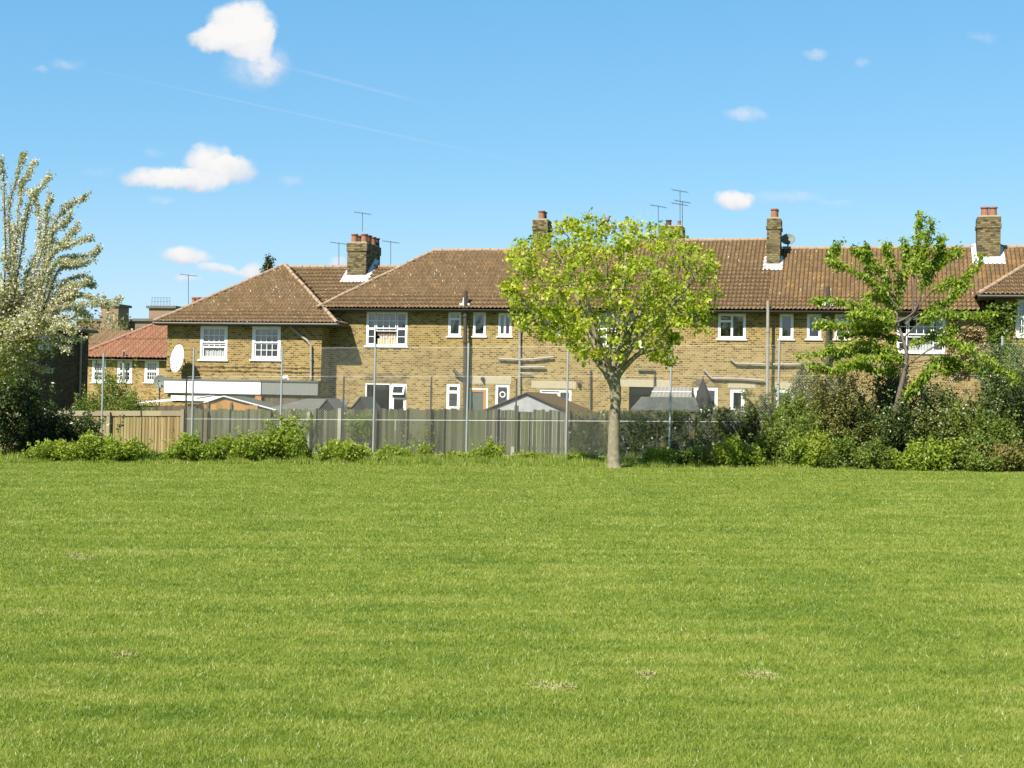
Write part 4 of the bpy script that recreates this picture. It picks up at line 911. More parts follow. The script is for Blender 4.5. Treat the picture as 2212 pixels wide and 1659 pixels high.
MB().add([(xl, 90, zf), (xl, YR-.5, zf), (tp.x+.3, YR+4.6, tp.z), (tp.x+3.5, YR+4.6, tp.z), (xf1+.4, YR-.5, zf), (xf1+.4, 90, zf)], [(0, 1, 2), (0, 2, 3, 5), (5, 3, 4)]).build('roof', M['tile_old'], hF)
ridge_line('hip_tiles', (xl, YR-.5, zf+.03), (tp.x+.3, YR+4.6, tp.z+.03), M['ridge_red'], hF, r=.12)
MB().tube([P(267, 828, YR-.2), P(327*0+267, 775, YR-.2), P(267, 758, YR-.5)], .07, 8).build('soil_stack', M['pipe_light'], hF)
MB().tube([P(208, 773, YR-.1), P(208, 830, YR-.1)], .03, 6).build('drainpipe', M['pipe_dark'], hF)
# brown roof behind it
YG = 100.; z0, z1 = P(250, 752, YG).z, P(280, 712, YG+4).z
hG = thing('brown_roofed_house', 'older house with a brown tiled roof just behind the red roof', 'house', (P(230, 750, YG).x, YG, 1))
xa_, xb_ = P(120, 750, YG).x, P(380, 750, YG).x
roof_face('roof', (xa_, YG, z0-1), (xb_, YG, z0-1), (xa_+1, YG+5, z1), (xb_, YG+5, z1), M['tile_old'], hG, col_w=.26, row=.33)
MB().box(xa_+.5, xb_-.5, YG+.4, YG+8, -1, z0-1.1).build('wall', M['brick_far'], hG)
MB().add([(xb_, YG+10, z0-1), (xa_, YG+10, z0-1), (xa_+1, YG+5, z1), (xb_, YG+5, z1)], [(0, 1, 2, 3)]).build('roof', M['tile_old'], hG)
# far blocks of flats
def far_block(u0_, u1, vt, Y, mat, label, extra=None):
    a, b = P(u0_, vt, Y), P(u1, vt, Y); root = thing('block_of_flats', label, 'building', (a.x, Y, 0), 'distant blocks of flats')
    MB().box(a.x, b.x, Y, Y+3, -1, a.z).build('wall', mat, root)
    MB().box(a.x-.3, b.x+.3, Y-.3, Y+3.3, a.z+.01, a.z+.35).build('roof', M['felt_grey'], root)
    wn_ = max(1, int((b.x-a.x)/3.2)); m_ = MB()
    for i in range(wn_):
        for zz in (a.z-2.0, a.z-4.8):
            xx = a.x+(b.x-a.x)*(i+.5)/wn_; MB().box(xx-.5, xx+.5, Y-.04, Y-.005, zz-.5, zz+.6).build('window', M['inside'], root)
    if extra: extra(root, a, b)
    return root
M['brick_hazy'] = plain('far_brick', (.30, .21, .14), .9, .12, nscale=.6)
M['brick_hazy2'] = plain('far_brown_brick', (.23, .18, .13), .9, .12, nscale=.6)
def rail(root, a, b):
    m_ = MB(); z = a.z+.4
    for i in range(7): x = a.x+.3+(b.x-a.x-1.2)*i/6; m_.tube([(x, 180.2, z), (x, 180.2, z+1.1)], .03, 4)
    for h in (.55, 1.1): m_.tube([(a.x+.3, 180.2, z+h), (b.x-.9, 180.2, z+h)], .03, 4)
    m_.build('railing', M['alum'], root)
far_block(322, 378, 666, 180, M['brick_hazy'], 'distant brick stair tower with a roof railing, left of the hipped wing roof', rail)
far_block(218, 256, 662, 185, M['brick_hazy'], 'distant small brick roof tower seen through the blossom branches')
far_block(165, 300, 694, 190, M['brick_hazy2'], 'distant long brown block below the two brick towers')
far_block(292, 330, 694, 170, M['brick_hazy2'], 'distant brown block between the two brick towers')
# chimney pots peeping over C's hip
fp = thing('far_chimney', 'row of orange pots on a chimney peeping over the left hip of the wing roof', 'chimney', P(430, 655, 75))
a, b = P(414, 656, 75), P(446, 656, 75); MB().box(a.x, b.x, 75, 76, 3, a.z).build('stack', M['brick_chimney'], fp)
for uu in (419, 428, 440): q = P(uu, 655, 75.4); MB().tube([(q.x, 75.4, a.z), (q.x, 75.4, a.z+.3), (q.x, 75.4, a.z+.32), (q.x, 75.4, a.z+.40)], [.15, .12, .16, .15], 10).build('chimney_pot', M['pot'], fp)

#FOLIAGE
# leaf colours
M['leaf_lime'] = leaf_mat('young_maple_leaf', [(.17, .25, .012), (.30, .39, .022), (.45, .52, .045), (.60, .56, .06)], .45)
M['leaf_cherry'] = leaf_mat('cherry_leaf', [(.11, .18, .015), (.20, .30, .026), (.33, .43, .045), (.43, .46, .07)], .45)
M['leaf_bush'] = leaf_mat('bush_leaf', [(.10, .155, .014), (.17, .25, .02), (.27, .36, .035), (.42, .46, .08)], .4)
M['leaf_mid'] = leaf_mat('shrub_leaf', [(.055, .095, .012), (.105, .16, .02), (.17, .235, .035), (.26, .31, .06)], .35)
M['leaf_dark'] = leaf_mat('evergreen_leaf', [(.02, .034, .009), (.04, .06, .014), (.075, .105, .025), (.14, .18, .055)], .15, rough=.3)
M['leaf_olive'] = leaf_mat('olive_shrub_leaf', [(.07, .095, .018), (.13, .155, .03), (.20, .21, .05), (.29, .22, .08)], .3)
M['leaf_red'] = leaf_mat('reddish_leaf', [(.09, .09, .03), (.17, .13, .04), (.28, .16, .055), (.32, .26, .09)], .3)
M['leaf_ivy'] = leaf_mat('ivy_leaf', [(.024, .04, .01), (.055, .085, .015), (.115, .15, .032), (.22, .22, .06)], .2, rough=.35)
M['leaf_dry'] = leaf_mat('dry_leaf', [(.34, .25, .13), (.46, .36, .20), (.56, .46, .28), (.62, .54, .36)], .3)
M['twig'] = plain('dry_twig', (.30, .22, .13), .9, .3)
M['blossom'] = leaf_mat('cream_blossom', [(.36, .36, .22), (.50, .47, .35), (.64, .59, .48), (.74, .70, .60)], .35, rough=.7)
M['leaf_blossom'] = leaf_mat('blossom_tree_leaf', [(.10, .15, .03), (.19, .24, .04), (.30, .32, .07), (.42, .40, .12)], .4)
M['grass_long'] = M['blade']

def leaf_cloud(name, pts, size, mat, parent, up=.35, droop=0., asp=.55, tint=None, seed=0, out=None, jit=.5):
    r = np.random.default_rng(seed); pts = np.asarray(pts); n = len(pts)
    d = r.normal(size=(n, 3)); 
    if out is not None: d = d*.8+out
    d[:, 2] = d[:, 2]*(1-.4*droop)-droop*1.2
    d /= np.linalg.norm(d, axis=1)[:, None]+1e-9
    nn = r.normal(size=(n, 3)); nn[:, 2] += up*2; nn += np.array([-sdir.x, -sdir.y, 0])*up
    s_ = np.cross(d, nn); s_ /= np.linalg.norm(s_, axis=1)[:, None]+1e-9
    nn = np.cross(s_, d)
    L = (size*(1-jit/2+jit*r.random(n)))[:, None]; W = L*asp
    V = np.zeros((n, 4, 3)); V[:, 0] = pts; V[:, 1] = pts+d*L*.45+s_*W*.5+nn*L*.08; V[:, 2] = pts+d*L; V[:, 3] = pts+d*L*.45-s_*W*.5+nn*L*.08
    i0 = np.arange(n)*4; fc = np.stack([i0, i0+1, i0+2, i0, i0+2, i0+3], -1).reshape(-1, 3)
    t = r.random(n)*.6+.2 if tint is None else np.clip(tint+(r.random(n)-.5)*.35, 0, 1)
    return npmesh(name, V.reshape(-1, 3), fc, mat, parent, tint=np.repeat(t, 4))

def bush(name, label, u0_, u1, vt, Y, mat, n, size, depth=None, vb=None, group='bushes along the field edge', cat='bush', lobes=7, seed=1, droop=0., stem='bark_dark', asp=.6, floor_=None, fill=.55, zb=None, twigs=6):
    r = np.random.default_rng(seed); a, b = P(u0_, vt, Y), P(u1, vt, Y)
    zg = gz((a.x+b.x)/2, Y) if zb is None else zb
    zt = a.z*.5+b.z*.5; W = b.x-a.x; Hh = zt-zg; dp = depth or min(W*.5, 1.1)*.9
    base = Vector(((a.x+b.x)/2, Y, zg)); root = thing(name, label, cat, base, group)
    C = []; 
    for i in range(lobes):
        t = (i+.5)/lobes; hh = Hh*(1-.30*r.random()*(1-(lobes < 3))) * (1-.35*abs(2*t-1)**2.2); rw = W/lobes*(.85+.5*r.random())
        C.append((a.x+W*(.06+.88*t), Y+(r.random()-.5)*dp*.6, hh, rw))
    P_ = []; T = []
    for (cx, cy, hh, rw) in C:
        m_ = int(n/lobes*(.8+.4*r.random())); d = r.normal(size=(m_, 3)); d /= np.linalg.norm(d, axis=1)[:, None]
        rr = (fill+(1-fill)*r.random(m_)**.5)*(1+.22*r.normal(size=m_)*.6)
        # sub-clumps break the outline
        ph = r.random(3)*6; rr *= 1+.16*np.sin(d[:, 0]*5+ph[0])*np.sin(d[:, 2]*6+ph[1])+.10*np.sin(d[:, 2]*11+d[:, 0]*9+ph[2])
        q = np.stack([cx+d[:, 0]*rw*.72*rr, cy+d[:, 1]*dp*.6*rr, zg+hh*.5+d[:, 2]*hh*.5*rr], -1)
        A_ = .11*Hh; q += A_*np.stack([np.sin(q[:, 2]*4.1/max(Hh, .6)*1.5+ph[0]+q[:, 0]*2.7), .5*np.sin(q[:, 0]*5+ph[1]), np.sin(q[:, 0]*3.7+ph[2])+.6*np.sin(q[:, 0]*8.3+q[:, 1]*4+ph[1])], -1)
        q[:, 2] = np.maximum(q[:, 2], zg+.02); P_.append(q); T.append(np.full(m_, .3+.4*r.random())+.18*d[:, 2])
    # single shoots rising out of the mass
    for i in range(lobes*twigs):
        cx, cy, hh, rw = C[r.integers(lobes)]; x0 = cx+r.normal()*rw*.4; h1 = hh*(.85+.42*r.random()); lx = r.normal()*.22; m_ = max(6, int(n*.004))
        t = r.random(m_); P_.append(np.stack([x0+lx*t+r.normal(size=m_)*.04, cy+r.normal()*dp*.3+r.normal(size=m_)*.04, zg+h1*(.6+.45*t)], -1)); T.append(np.full(m_, .75))
    P_ = np.concatenate(P_); T = np.concatenate(T)
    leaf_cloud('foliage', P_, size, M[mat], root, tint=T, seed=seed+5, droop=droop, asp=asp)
    m_ = MB()
    for (cx, cy, hh, rw) in C:
        for j in range(2):
            x0 = cx+r.normal()*rw*.15; m_.tube([(x0*.7+(a.x+b.x)/2*.3, Y, zg-.05), (x0+r.normal()*.1, cy, zg+hh*.45), (x0+r.normal()*rw*.3, cy+r.normal()*.1, zg+hh*.85)], [.022, .015, .006], 5, cap=False)
    m_.build('stem', M[stem], root)
    return root
B_ = bush
M['straw'] = plain('straw', (.46, .46, .18), .9, .3); M['mound'] = plain('dry_clippings', (.40, .40, .14), 1., .3, nscale=20)
# --- bushes on the field side, left to right
B_('bush', 'low light green bush at the far left, in front of the dark evergreens', 60, 170, 950, 37.6, 'leaf_bush', 4200, .085, seed=3, lobes=4)
B_('bush', 'yellow-green bush against the left half of the tan fence', 160, 300, 938, 38.0, 'leaf_bush', 5200, .085, seed=4, lobes=5)
B_('bush', 'bright bush covering the foot of the first white fence post', 362, 470, 940, 39.0, 'leaf_bush', 6000, .08, seed=5, lobes=4)
B_('bush', 'dense bright green bush between the first two white posts', 450, 575, 935, 39.6, 'leaf_bush', 7500, .08, seed=6, lobes=5)
B_('bush', 'taller loose bush around the second white post', 560, 668, 920, 40.2, 'leaf_bush', 6000, .085, seed=7, lobes=4)
B_('climber', 'yellow-green climber growing up the mesh beside the second white post', 606, 645, 892, 45.6, 'leaf_bush', 1600, .09, seed=8, lobes=2, depth=.3, cat='climber', group=None)
B_('bush', 'rounded bright bush left of the third white post', 690, 790, 944, 40.2, 'leaf_bush', 6500, .085, seed=9, lobes=4)
B_('bush', 'wispy sapling bush just right of the third white post', 812, 888, 958, 44.6, 'leaf_bush', 1300, .085, seed=10, lobes=4)
B_('bush', 'small upright shoots in the weeds before the narrow kitchen window', 902, 935, 958, 44.8, 'leaf_bush', 500, .08, seed=12, lobes=2)
B_('bush', 'small leafy bush in front of the grey fence under the cement garage', 1028, 1086, 950, 44.2, 'leaf_bush', 1700, .085, seed=13, lobes=3)
B_('bush', 'small yellowish bush at the right foot of the round tree', 1395, 1450, 968, 42.0, 'leaf_bush', 1100, .09, seed=14, lobes=2)
B_('bush', 'bright low bush right of the round tree, before the ivy', 1545, 1650, 948, 42.0, 'leaf_bush', 5200, .085, seed=15, lobes=4)
B_('bush', 'mid green bush under the wire, left of the olive shrub', 1640, 1745, 905, 43.4, 'leaf_mid', 6500, .08, seed=16, lobes=4)
B_('bush', 'yellow-green low bush at the foot of the cherry tree', 1935, 2062, 945, 41.8, 'leaf_bush', 4200, .095, seed=17, lobes=4)
B_('bush', 'dark low tuft at the right edge of the mown grass', 2098, 2150, 985, 41.6, 'leaf_mid', 1200, .08, seed=18, lobes=2)
B_('bush', 'brownish low bush at the right edge of the picture', 2150, 2260, 950, 42.0, 'leaf_olive', 3500, .09, seed=19, lobes=4)
B_('bush', 'loose grey-green bush between the dark shrubs and the reddish bush', 2075, 2165, 925, 42.8, 'leaf_mid', 3600, .075, seed=20, lobes=3)
EX = [(1455, 1550, 962, 42.3, 'leaf_mid', 2600, 'low dark green tuft below the folded parasol'), (1705, 1790, 930, 42.6, 'leaf_bush', 3600, 'light green bush below the loose mid green shrub'), (1780, 1880, 942, 42.4, 'leaf_mid', 3800, 'low mid green bush at the foot of the tall olive shrub'),
 (1865, 1945, 952, 42.2, 'leaf_mid', 2400, 'small dull green bush just left of the cherry foot'), (1880, 1975, 872, 43.4, 'leaf_dark', 6500, 'dark ivy-like bush wrapped round the lower cherry trunk'), (2035, 2110, 948, 42.3, 'leaf_mid', 2600, 'low green bush right of the yellow-green one'),
 (1700, 1775, 838, 45.8, 'leaf_mid', 6500, 'upright green shrub filling the gap left of the olive shrub top'), (2095, 2190, 890, 43.4, 'leaf_mid', 6000, 'mid green shrub in front of the massive dark evergreen'), (1230, 1300, 975, 43.5, 'leaf_bush', 900, 'few low weeds at the left end of the ivy'),
 (955, 1010, 975, 44., 'leaf_bush', 600, 'low weeds at the foot of the fourth white post from the tan fence'), (1105, 1180, 978, 44.4, 'leaf_bush', 700, 'thin weeds right of the concrete stump'), (735, 830, 968, 41.2, 'leaf_bush', 1500, 'loose low weeds spreading right of the rounded bright bush')]
for i, (ua, ub, vt_, yy, mk, n_, lb) in enumerate(EX): B_('bush', lb, ua, ub, vt_, yy, mk, n_, .085, seed=120+i, lobes=4, twigs=8)
# --- big shrubs at the right
B_('shrub', 'tall olive shrub with reddish tips left of the cherry tree', 1735, 1905, 812, 45.2, 'leaf_olive', 17000, .075, seed=21, lobes=5, depth=1.6, group='large shrubs by the fence')
B_('shrub', 'loose mid green shrub left of the tall olive shrub', 1650, 1770, 862, 45.0, 'leaf_mid', 10000, .075, seed=22, lobes=4, depth=1.3, group='large shrubs by the fence')
B_('shrub', 'dark glossy evergreen shrub behind the cherry trunk', 1885, 2000, 795, 46.0, 'leaf_dark', 12000, .09, seed=23, lobes=4, depth=1.5, group='large shrubs by the fence')
B_('shrub', 'dark glossy evergreen shrub right of the cherry tree', 1985, 2110, 814, 45.4, 'leaf_dark', 13000, .09, seed=24, lobes=4, depth=1.6, group='large shrubs by the fence')
B_('shrub', 'massive dark evergreen shrub at the right edge', 2085, 2290, 778, 45.0, 'leaf_dark', 20000, .095, seed=25, lobes=5, depth=2., group='large shrubs by the fence')
B_('shrub', 'dusty green shrub below the dry climber', 2060, 2150, 860, 44.4, 'leaf_mid', 6000, .075, seed=26, lobes=3, depth=1., group='large shrubs by the fence')
B_('shrub', 'rounded dark green bush behind the fence beside the tan one', 170, 325, 812, 51., 'leaf_mid', 13000, .085, seed=27, lobes=5, depth=2., group=None)
# --- dark evergreens at the left edge
B_('evergreen', 'dark evergreen mass at the left edge below the blossom', -120, 75, 735, 40.5, 'leaf_dark', 17000, .11, seed=28, lobes=4, depth=2.2, cat='evergreen', group='dark evergreens at the left edge')
B_('evergreen', 'dark evergreen right of the blossom trunk, before the dark building', 55, 195, 880, 43.5, 'leaf_dark', 12000, .10, seed=29, lobes=4, depth=1.8, cat='evergreen', group='dark evergreens at the left edge')
B_('evergreen', 'dark bush hiding the left end of the tan fence', 130, 232, 915, 43.8, 'leaf_mid', 5000, .08, seed=30, lobes=4, depth=1., cat='evergreen', group='dark evergreens at the left edge')

# --- ivy on the fences and walls
def ivy(label, u0_, u1, vt, vb, Y, mat, n, size, seed, th=.22, dens=.5, name='ivy', cat='ivy', group='ivy on the mossy fence', rag=1.):
    r = np.random.default_rng(seed); a, b, c = P(u0_, vt, Y), P(u1, vt, Y), P((u0_+u1)/2, vb, Y)
    root = thing(name, label, cat, ((a.x+b.x)/2, Y, c.z), group); W = b.x-a.x; Hh = (a.z+b.z)/2-c.z
    q = r.random((n*4, 2)); x = q[:, 0]*W; z = q[:, 1]*Hh
    ph = r.random(6)*7
    f_ = np.sin(x*2.1+ph[0])*np.sin(z*2.3+ph[1]+x*.7)+.6*np.sin(x*5.3+ph[2]+z*1.2)*np.sin(z*4.1+ph[3])+.4*np.sin(x*11+ph[4])*np.sin(z*9+ph[5])
    ed = np.minimum(np.minimum(q[:, 0], 1-q[:, 0])*W/.35, (1-q[:, 1])*Hh/.18)
    keep = (f_+r.normal(size=len(f_))*.35 > (.55-dens*1.6)) & (ed > r.random(len(f_))*rag)
    x, z, f_ = x[keep][:n], z[keep][:n], f_[keep][:n]
    y = Y-th*(.25+.75*r.random(len(x)))*(.6+.4*np.tanh(f_))
    leaf_cloud('foliage', np.stack([a.x+x, y, c.z+z], -1), size, M[mat], root, tint=.35+.2*np.tanh(f_), seed=seed, droop=.35, out=np.array([0, -.7, -.1]), asp=.8)
    m_ = MB()
    for i in range(max(3, int(W*2))):
        x0 = a.x+W*r.random(); pts = [(x0, Y-.04, c.z)]
        for j in range(4): x0 += r.normal()*.12; pts.append((x0, Y-.05, c.z+Hh*(j+1)/5*(.8+.2*r.random())))
        m_.tube(pts, [.016, .013, .01, .008, .005], 5, cap=False)
    m_.build('stem', M['bark_dark'], root); return root
B_('shrub', 'broad green shrub beyond the massive dark evergreen', 2270, 2520, 850, 45.0, 'leaf_mid', 12000, .09, seed=140, lobes=5, depth=1.6, group='large shrubs by the fence')
B_('shrub', 'deep green tangled shrub mass behind the olive shrub', 1675, 1900, 822, 46.9, 'leaf_ivy', 15000, .09, seed=141, lobes=6, depth=1.2, group='large shrubs by the fence', twigs=10)
B_('shrub', 'deep green tangle along the fence below the second kitchen window', 1540, 1700, 874, 46.6, 'leaf_ivy', 11000, .09, seed=142, lobes=6, depth=1.0, group='large shrubs by the fence', twigs=10)
B_('shrub', 'deep green tangle behind the yellow-green low bush', 1930, 2150, 868, 44.3, 'leaf_ivy', 14000, .09, seed=143, lobes=6, depth=1.2, group='large shrubs by the fence', twigs=12)
bush('shrub', 'leafy garden shrub reaching up the front of the right-hand wing', 2118, 2240, 712, 56.3, 'leaf_mid', 11000, .10, seed=160, lobes=4, depth=1.6, cat='shrub', group=None, twigs=12)
ivy('yellow-green climber spread over the fence below the patio window', 742, 815, 890, 985, YF-.2, 'leaf_bush', 420, .085, 151, dens=.3, name='climber', cat='climber', group='climbers on the grey fence')
ivy('sparse climber on the grey fence left of the narrow window', 868, 945, 900, 990, YF-.2, 'leaf_bush', 380, .085, 152, dens=.28, name='climber', cat='climber', group='climbers on the grey fence')
ivy('sparse climber on the grey fence below the long grey shed', 560, 690, 890, 985, YF-.2, 'leaf_bush', 650, .085, 153, dens=.3, name='climber', cat='climber', group='climbers on the grey fence')
ivy('patchy ivy on the mossy fence left of the round tree trunk', 1230, 1318, 885, 1000, YF-.12, 'leaf_ivy', 3000, .09, 41, dens=.42)
ivy('thick ivy on the mossy fence just right of the tree trunk', 1318, 1420, 884, 1000, YF-.12, 'leaf_ivy', 3600, .09, 42, dens=.5)
ivy('patchy ivy on the mossy fence below the corrugated roof', 1412, 1520, 884, 1002, YF-.12, 'leaf_ivy', 3800, .09, 43, dens=.5)
ivy('deep ivy on the fence below the kitchen window', 1505, 1612, 876, 1004, YF-.14, 'leaf_ivy', 4400, .09, 44, th=.4, dens=.6)
ivy('deep ivy on the fence left of the mid green shrub', 1600, 1720, 870, 1004, YF-.14, 'leaf_mid', 4400, .09, 45, th=.5, dens=.6)
ivy('green ivy climbing the left corner of the right-hand wing', 2128, 2200, 652, 830, YD-.08, 'leaf_mid', 4200, .12, 46, th=.55, dens=.6, group=None)
ivy('tan dried climber on the wall right of the triple window', 2040, 2140, 703, 800, YA-.05, 'leaf_dry', 3000, .11, 47, th=.4, dens=.62, name='dry_climber', cat='climber', group=None)
bush('twiggy_shrub', 'leafless twiggy brown shrub before the wall right of the cherry tree', 2000, 2095, 762, 55, 'leaf_dry', 1500, .06, seed=48, lobes=4, depth=1.2, cat='shrub', group=None, stem='twig', twigs=14)
bush('twiggy_shrub', 'pinkish dry shrub top behind the tall olive shrub', 1830, 1900, 788, 50, 'leaf_dry', 1700, .06, seed=49, lobes=3, depth=1., cat='shrub', group=None, stem='twig')

# ---------------------------------------------------------------- trees
def curve_pts(pl, n):
    pl = [Vector(p) for p in pl]; out = []
    for i in range(len(pl)-1):
        p0, p1, p2, p3 = pl[max(i-1, 0)], pl[i], pl[i+1], pl[min(i+2, len(pl)-1)]
        for j in range(n):
            t = j/n; out.append(.5*((2*p1)+(-p0+p2)*t+(2*p0-5*p1+4*p2-p3)*t*t+(-p0+3*p1-3*p2+p3)*t**3))
    return out+[pl[-1]]
def grow(seeds, attr, step=.17, infl=1.4, kill=.24, iters=90, bias=(0, 0, .12)):
    """branches grow towards scattered points (space colonisation)"""
    pos = [np.array(s[0], float) for s in seeds]; par = [s[1] for s in seeds]
    A = np.array(attr); best = np.full(len(A), 1e9); bi = np.zeros(len(A), int)
    def upd(i0):
        nonlocal best, bi
        Pn = np.array(pos[i0:]); d = np.linalg.norm(A[:, None]-Pn[None], axis=2); j = d.argmin(1); dm = d[np.arange(len(A)), j]
        m_ = dm < best; best = np.where(m_, dm, best); bi = np.where(m_, j+i0, bi)
    upd(0)
    for it in range(iters):
        keep = best > kill; A, best, bi = A[keep], best[keep], bi[keep]
        if not len(A): break
        act = best < infl
        if not act.any(): break
        i0 = len(pos); acc = {}
        for a, j in zip(A[act], bi[act]):
            v = a-pos[j]; acc[j] = acc.get(j, 0)+v/(np.linalg.norm(v)+1e-9)
        for j, v in acc.items():
            L = np.linalg.norm(v)
            if L < .05: continue
            d = v/L+np.array(bias)+nr.normal(size=3)*.10; d /= np.linalg.norm(d); pos.append(pos[j]+d*step); par.append(j)
        if len(pos) == i0: break
        upd(i0)
    return np.array(pos), np.array(par)
def branch_mesh(m_, pos, par, r_tip=.008, p=2.3, nfix=0, rmax=None, base_r=None):
    n = len(pos); ch = [[] for _ in range(n)]
    for i, q in enumerate(par):
        if q >= 0: ch[q].append(i)
    R_ = np.zeros(n)
    for i in range(n-1, -1, -1):
        R_[i] = r_tip if not ch[i] else sum(R_[c]**p for c in ch[i])**(1/p)
    if base_r is not None:
        R_ = R_*1.0
    if rmax: R_ = np.minimum(R_, rmax)
    done = set()
    roots = [i for i, q in enumerate(par) if q < 0]
    st = [(r_, None) for r_ in roots]
    while st:
        i, pr = st.pop(); chain = ([pr] if pr is not None else [])+[i]
        while ch[i]:
            c = max(ch[i], key=lambda q: R_[q])
            for o in ch[i]:
                if o != c: st.append((o, i))
            chain.append(c); i = c
        if len(chain) > 1:
            rr = [R_[c] for c in chain]
            if pr is not None: rr[0] = R_[chain[1]]
            m_.tube([pos[c] for c in chain], rr, 9 if rr[0] > .06 else (6 if rr[0] > .02 else 4), cap=False)
    return R_, ch
# --- the round pollarded tree
YT = PG(1327, 40).y
g0 = P(1327, 1012, 40.05); TY = 40.05
tz = gz(g0.x, TY)
tree = thing('leafy_tree', 'round pollarded tree in yellow-green young leaf standing on the grass edge', 'tree', (g0.x, TY, tz))
tk = lambda u, v, dy=0.: P(u, v, TY+dy)
trunk = [Vector((g0.x, TY, tz-.1)), tk(1326, 985), tk(1326, 950), tk(1328, 900), tk(1330, 860), tk(1328, 832), tk(1322, 812)]
m_ = MB(); m_.sm = True
tp = curve_pts(trunk, 4); rr = []
for i, q in enumerate(tp):
    t = i/(len(tp)-1); rr.append(.200-.05*min(1, t/.55)+.05*max(0, (t-.62)/.38)**1.6+.10*max(0, 1-t/.10)**2+.008*math.sin(i*2.1))
m_.tube(tp, rr, 16)
# burr where the crown forks
cf_ = tk(1308, 806)
limbs = [  # photo track of each limb, depth drift, start radius
 ([(1318, 818), (1296, 790), (1272, 762), (1240, 745), (1200, 728)], -.5, .085), ([(1318, 815), (1300, 775), (1282, 735), (1268, 700), (1250, 655), (1235, 600)], .3, .15),
 ([(1315, 812), (1300, 770), (1290, 730), (1272, 680), (1262, 620), (1258, 560)], -.4, .13), ([(1322, 810), (1330, 770), (1345, 730), (1352, 690), (1345, 640), (1352, 580), (1352, 520)], .1, .11),
 ([(1326, 812), (1342, 775), (1352, 735), (1370, 700), (1392, 655), (1400, 600)], .6, .11), ([(1332, 815), (1362, 780), (1392, 755), (1418, 738), (1448, 700)], -.3, .085),
 ([(1334, 818), (1352, 790), (1385, 765), (1428, 752)], .5, .07), ([(1326, 808), (1336, 765), (1338, 720), (1322, 670), (1310, 600)], .9, .11), ([(1320, 808), (1316, 770), (1322, 730), (1330, 690)], -1.0, .07),
 ([(1318, 812), (1290, 778), (1262, 745), (1228, 720), (1180, 700)], .9, .08), ([(1330, 812), (1352, 770), (1380, 728), (1420, 690), (1470, 640), (1500, 600)], -.9, .09), ([(1330, 810), (1350, 770), (1378, 720), (1430, 665)], 1.2, .08)]
seeds = []
for (tr_, dr, r_0) in limbs:
    n_ = len(tr_); pl = [tk(u, v, dr*(i/(n_-1))**1.1*1.3) for i, (u, v) in enumerate(tr_)]
    pc = curve_pts(pl, 5); L = len(pc); rs_ = [r_0*(1-.62*i/(L-1))*(1+.05*math.sin(i*1.7)) for i in range(L)]
    m_.tube(pc, rs_, 9, cap=False)
    b0 = len(seeds)
    for i, q in enumerate(pc):
        seeds.append((q, -1 if i == 0 else b0+i-1))
outline = [(1096, 560), (1108, 524), (1150, 512), (1190, 505), (1222, 478), (1280, 470), (1350, 478), (1420, 485), (1470, 500), (1512, 535), (1545, 570), (1556, 625), (1545, 670), (1520, 700), (1516, 722), (1490, 700), (1460, 745), (1458, 796), (1425, 796), (1400, 778), (1350, 778), (1300, 776), (1262, 790), (1225, 768), (1205, 748), (1160, 730), (1120, 715), (1090, 670), (1086, 640), (1105, 610)]
def inside(u, v, poly):
    c = False; n = len(poly)
    for i in range(n):
        (x1, y1), (x2, y2) = poly[i], poly[(i+1) % n]
        if (y1 > v) != (y2 > v) and u < (x2-x1)*(v-y1)/(y2-y1)+x1: c = not c
    return c
attr = []
while len(attr) < 1150:
    u, v = rnd.uniform(1080, 1560), rnd.uniform(465, 800)
    if not inside(u, v, outline): continue
    ex = 1-((u-1322)/250)**2-((v-630)/185)**2
    hd = 2.7*math.sqrt(max(.02, ex))
    dy = rnd.uniform(-1, 1)
    if v > 700 and abs(u-1325) < 62 and (rnd.random() < .5 or v > 775): continue
    if abs(dy) < .45 and rnd.random() < .62 and ex > .25: continue       # leaves sit towards the outside
    if 1270 < u < 1400 and 560 < v < 700 and rnd.random() < .35: continue
    gx = math.sin(u*.043+1.7)*math.sin(v*.051+.4+dy*2)+.7*math.sin(u*.091+dy*3)*math.sin(v*.083+2.)
    if gx < -.28 and rnd.random() < .88: continue
    attr.append(tk(u, v, dy*hd))
pos, par = grow(seeds, attr, step=.16, infl=1.3, kill=.20, bias=(0, 0, .22))
ns = len(seeds)
# drop the seed chain itself (already built as limbs): start new chains from it
R_, ch = branch_mesh(MB(), pos, par)
tw = MB(); tw.sm = True
tw.tube([tk(1307, 488, .3), tk(1308, 520, .3), tk(1310, 560, .3), tk(1312, 600, .6)], [.012, .02, .03, .035], 6, cap=False)
stk = [(i, par[i]) for i in range(ns, len(pos)) if par[i] < ns]
while stk:
    i, pr = stk.pop(); chain = [pr, i]
    while ch[i]:
        c = max(ch[i], key=lambda q: R_[q]); stk += [(o, i) for o in ch[i] if o != c]; chain.append(c); i = c
    rr = [min(.035, R_[c]*.8) for c in chain]; rr[0] = rr[1]; tw.tube([pos[c] for c in chain], rr, 5, cap=False)
m_.add(tw.v, tw.f); m_.build('trunk', M['bark'], tree)
LP = []; LT = []
for i in range(ns, len(pos)):
    if R_[i] < .030:
        tip = not ch[i]; k_ = rnd.choice((18, 28, 44)) if tip else (3 if R_[i] < .018 else 1)
        if not tip and rnd.random() < .35: continue
        cc_ = pos[i]+np.array([0, 0, .02]); s_ = .105 if tip else .07
        LP.append(cc_+nr.normal(size=(k_, 3))*s_*np.array([1, 1, .75])); LT.append(np.full(k_, rnd.choice((.3, .45, .6, .7, .8))))
LP = np.concatenate(LP); LT = np.concatenate(LT); print('tree leaves', len(LP), 'nodes', len(pos))
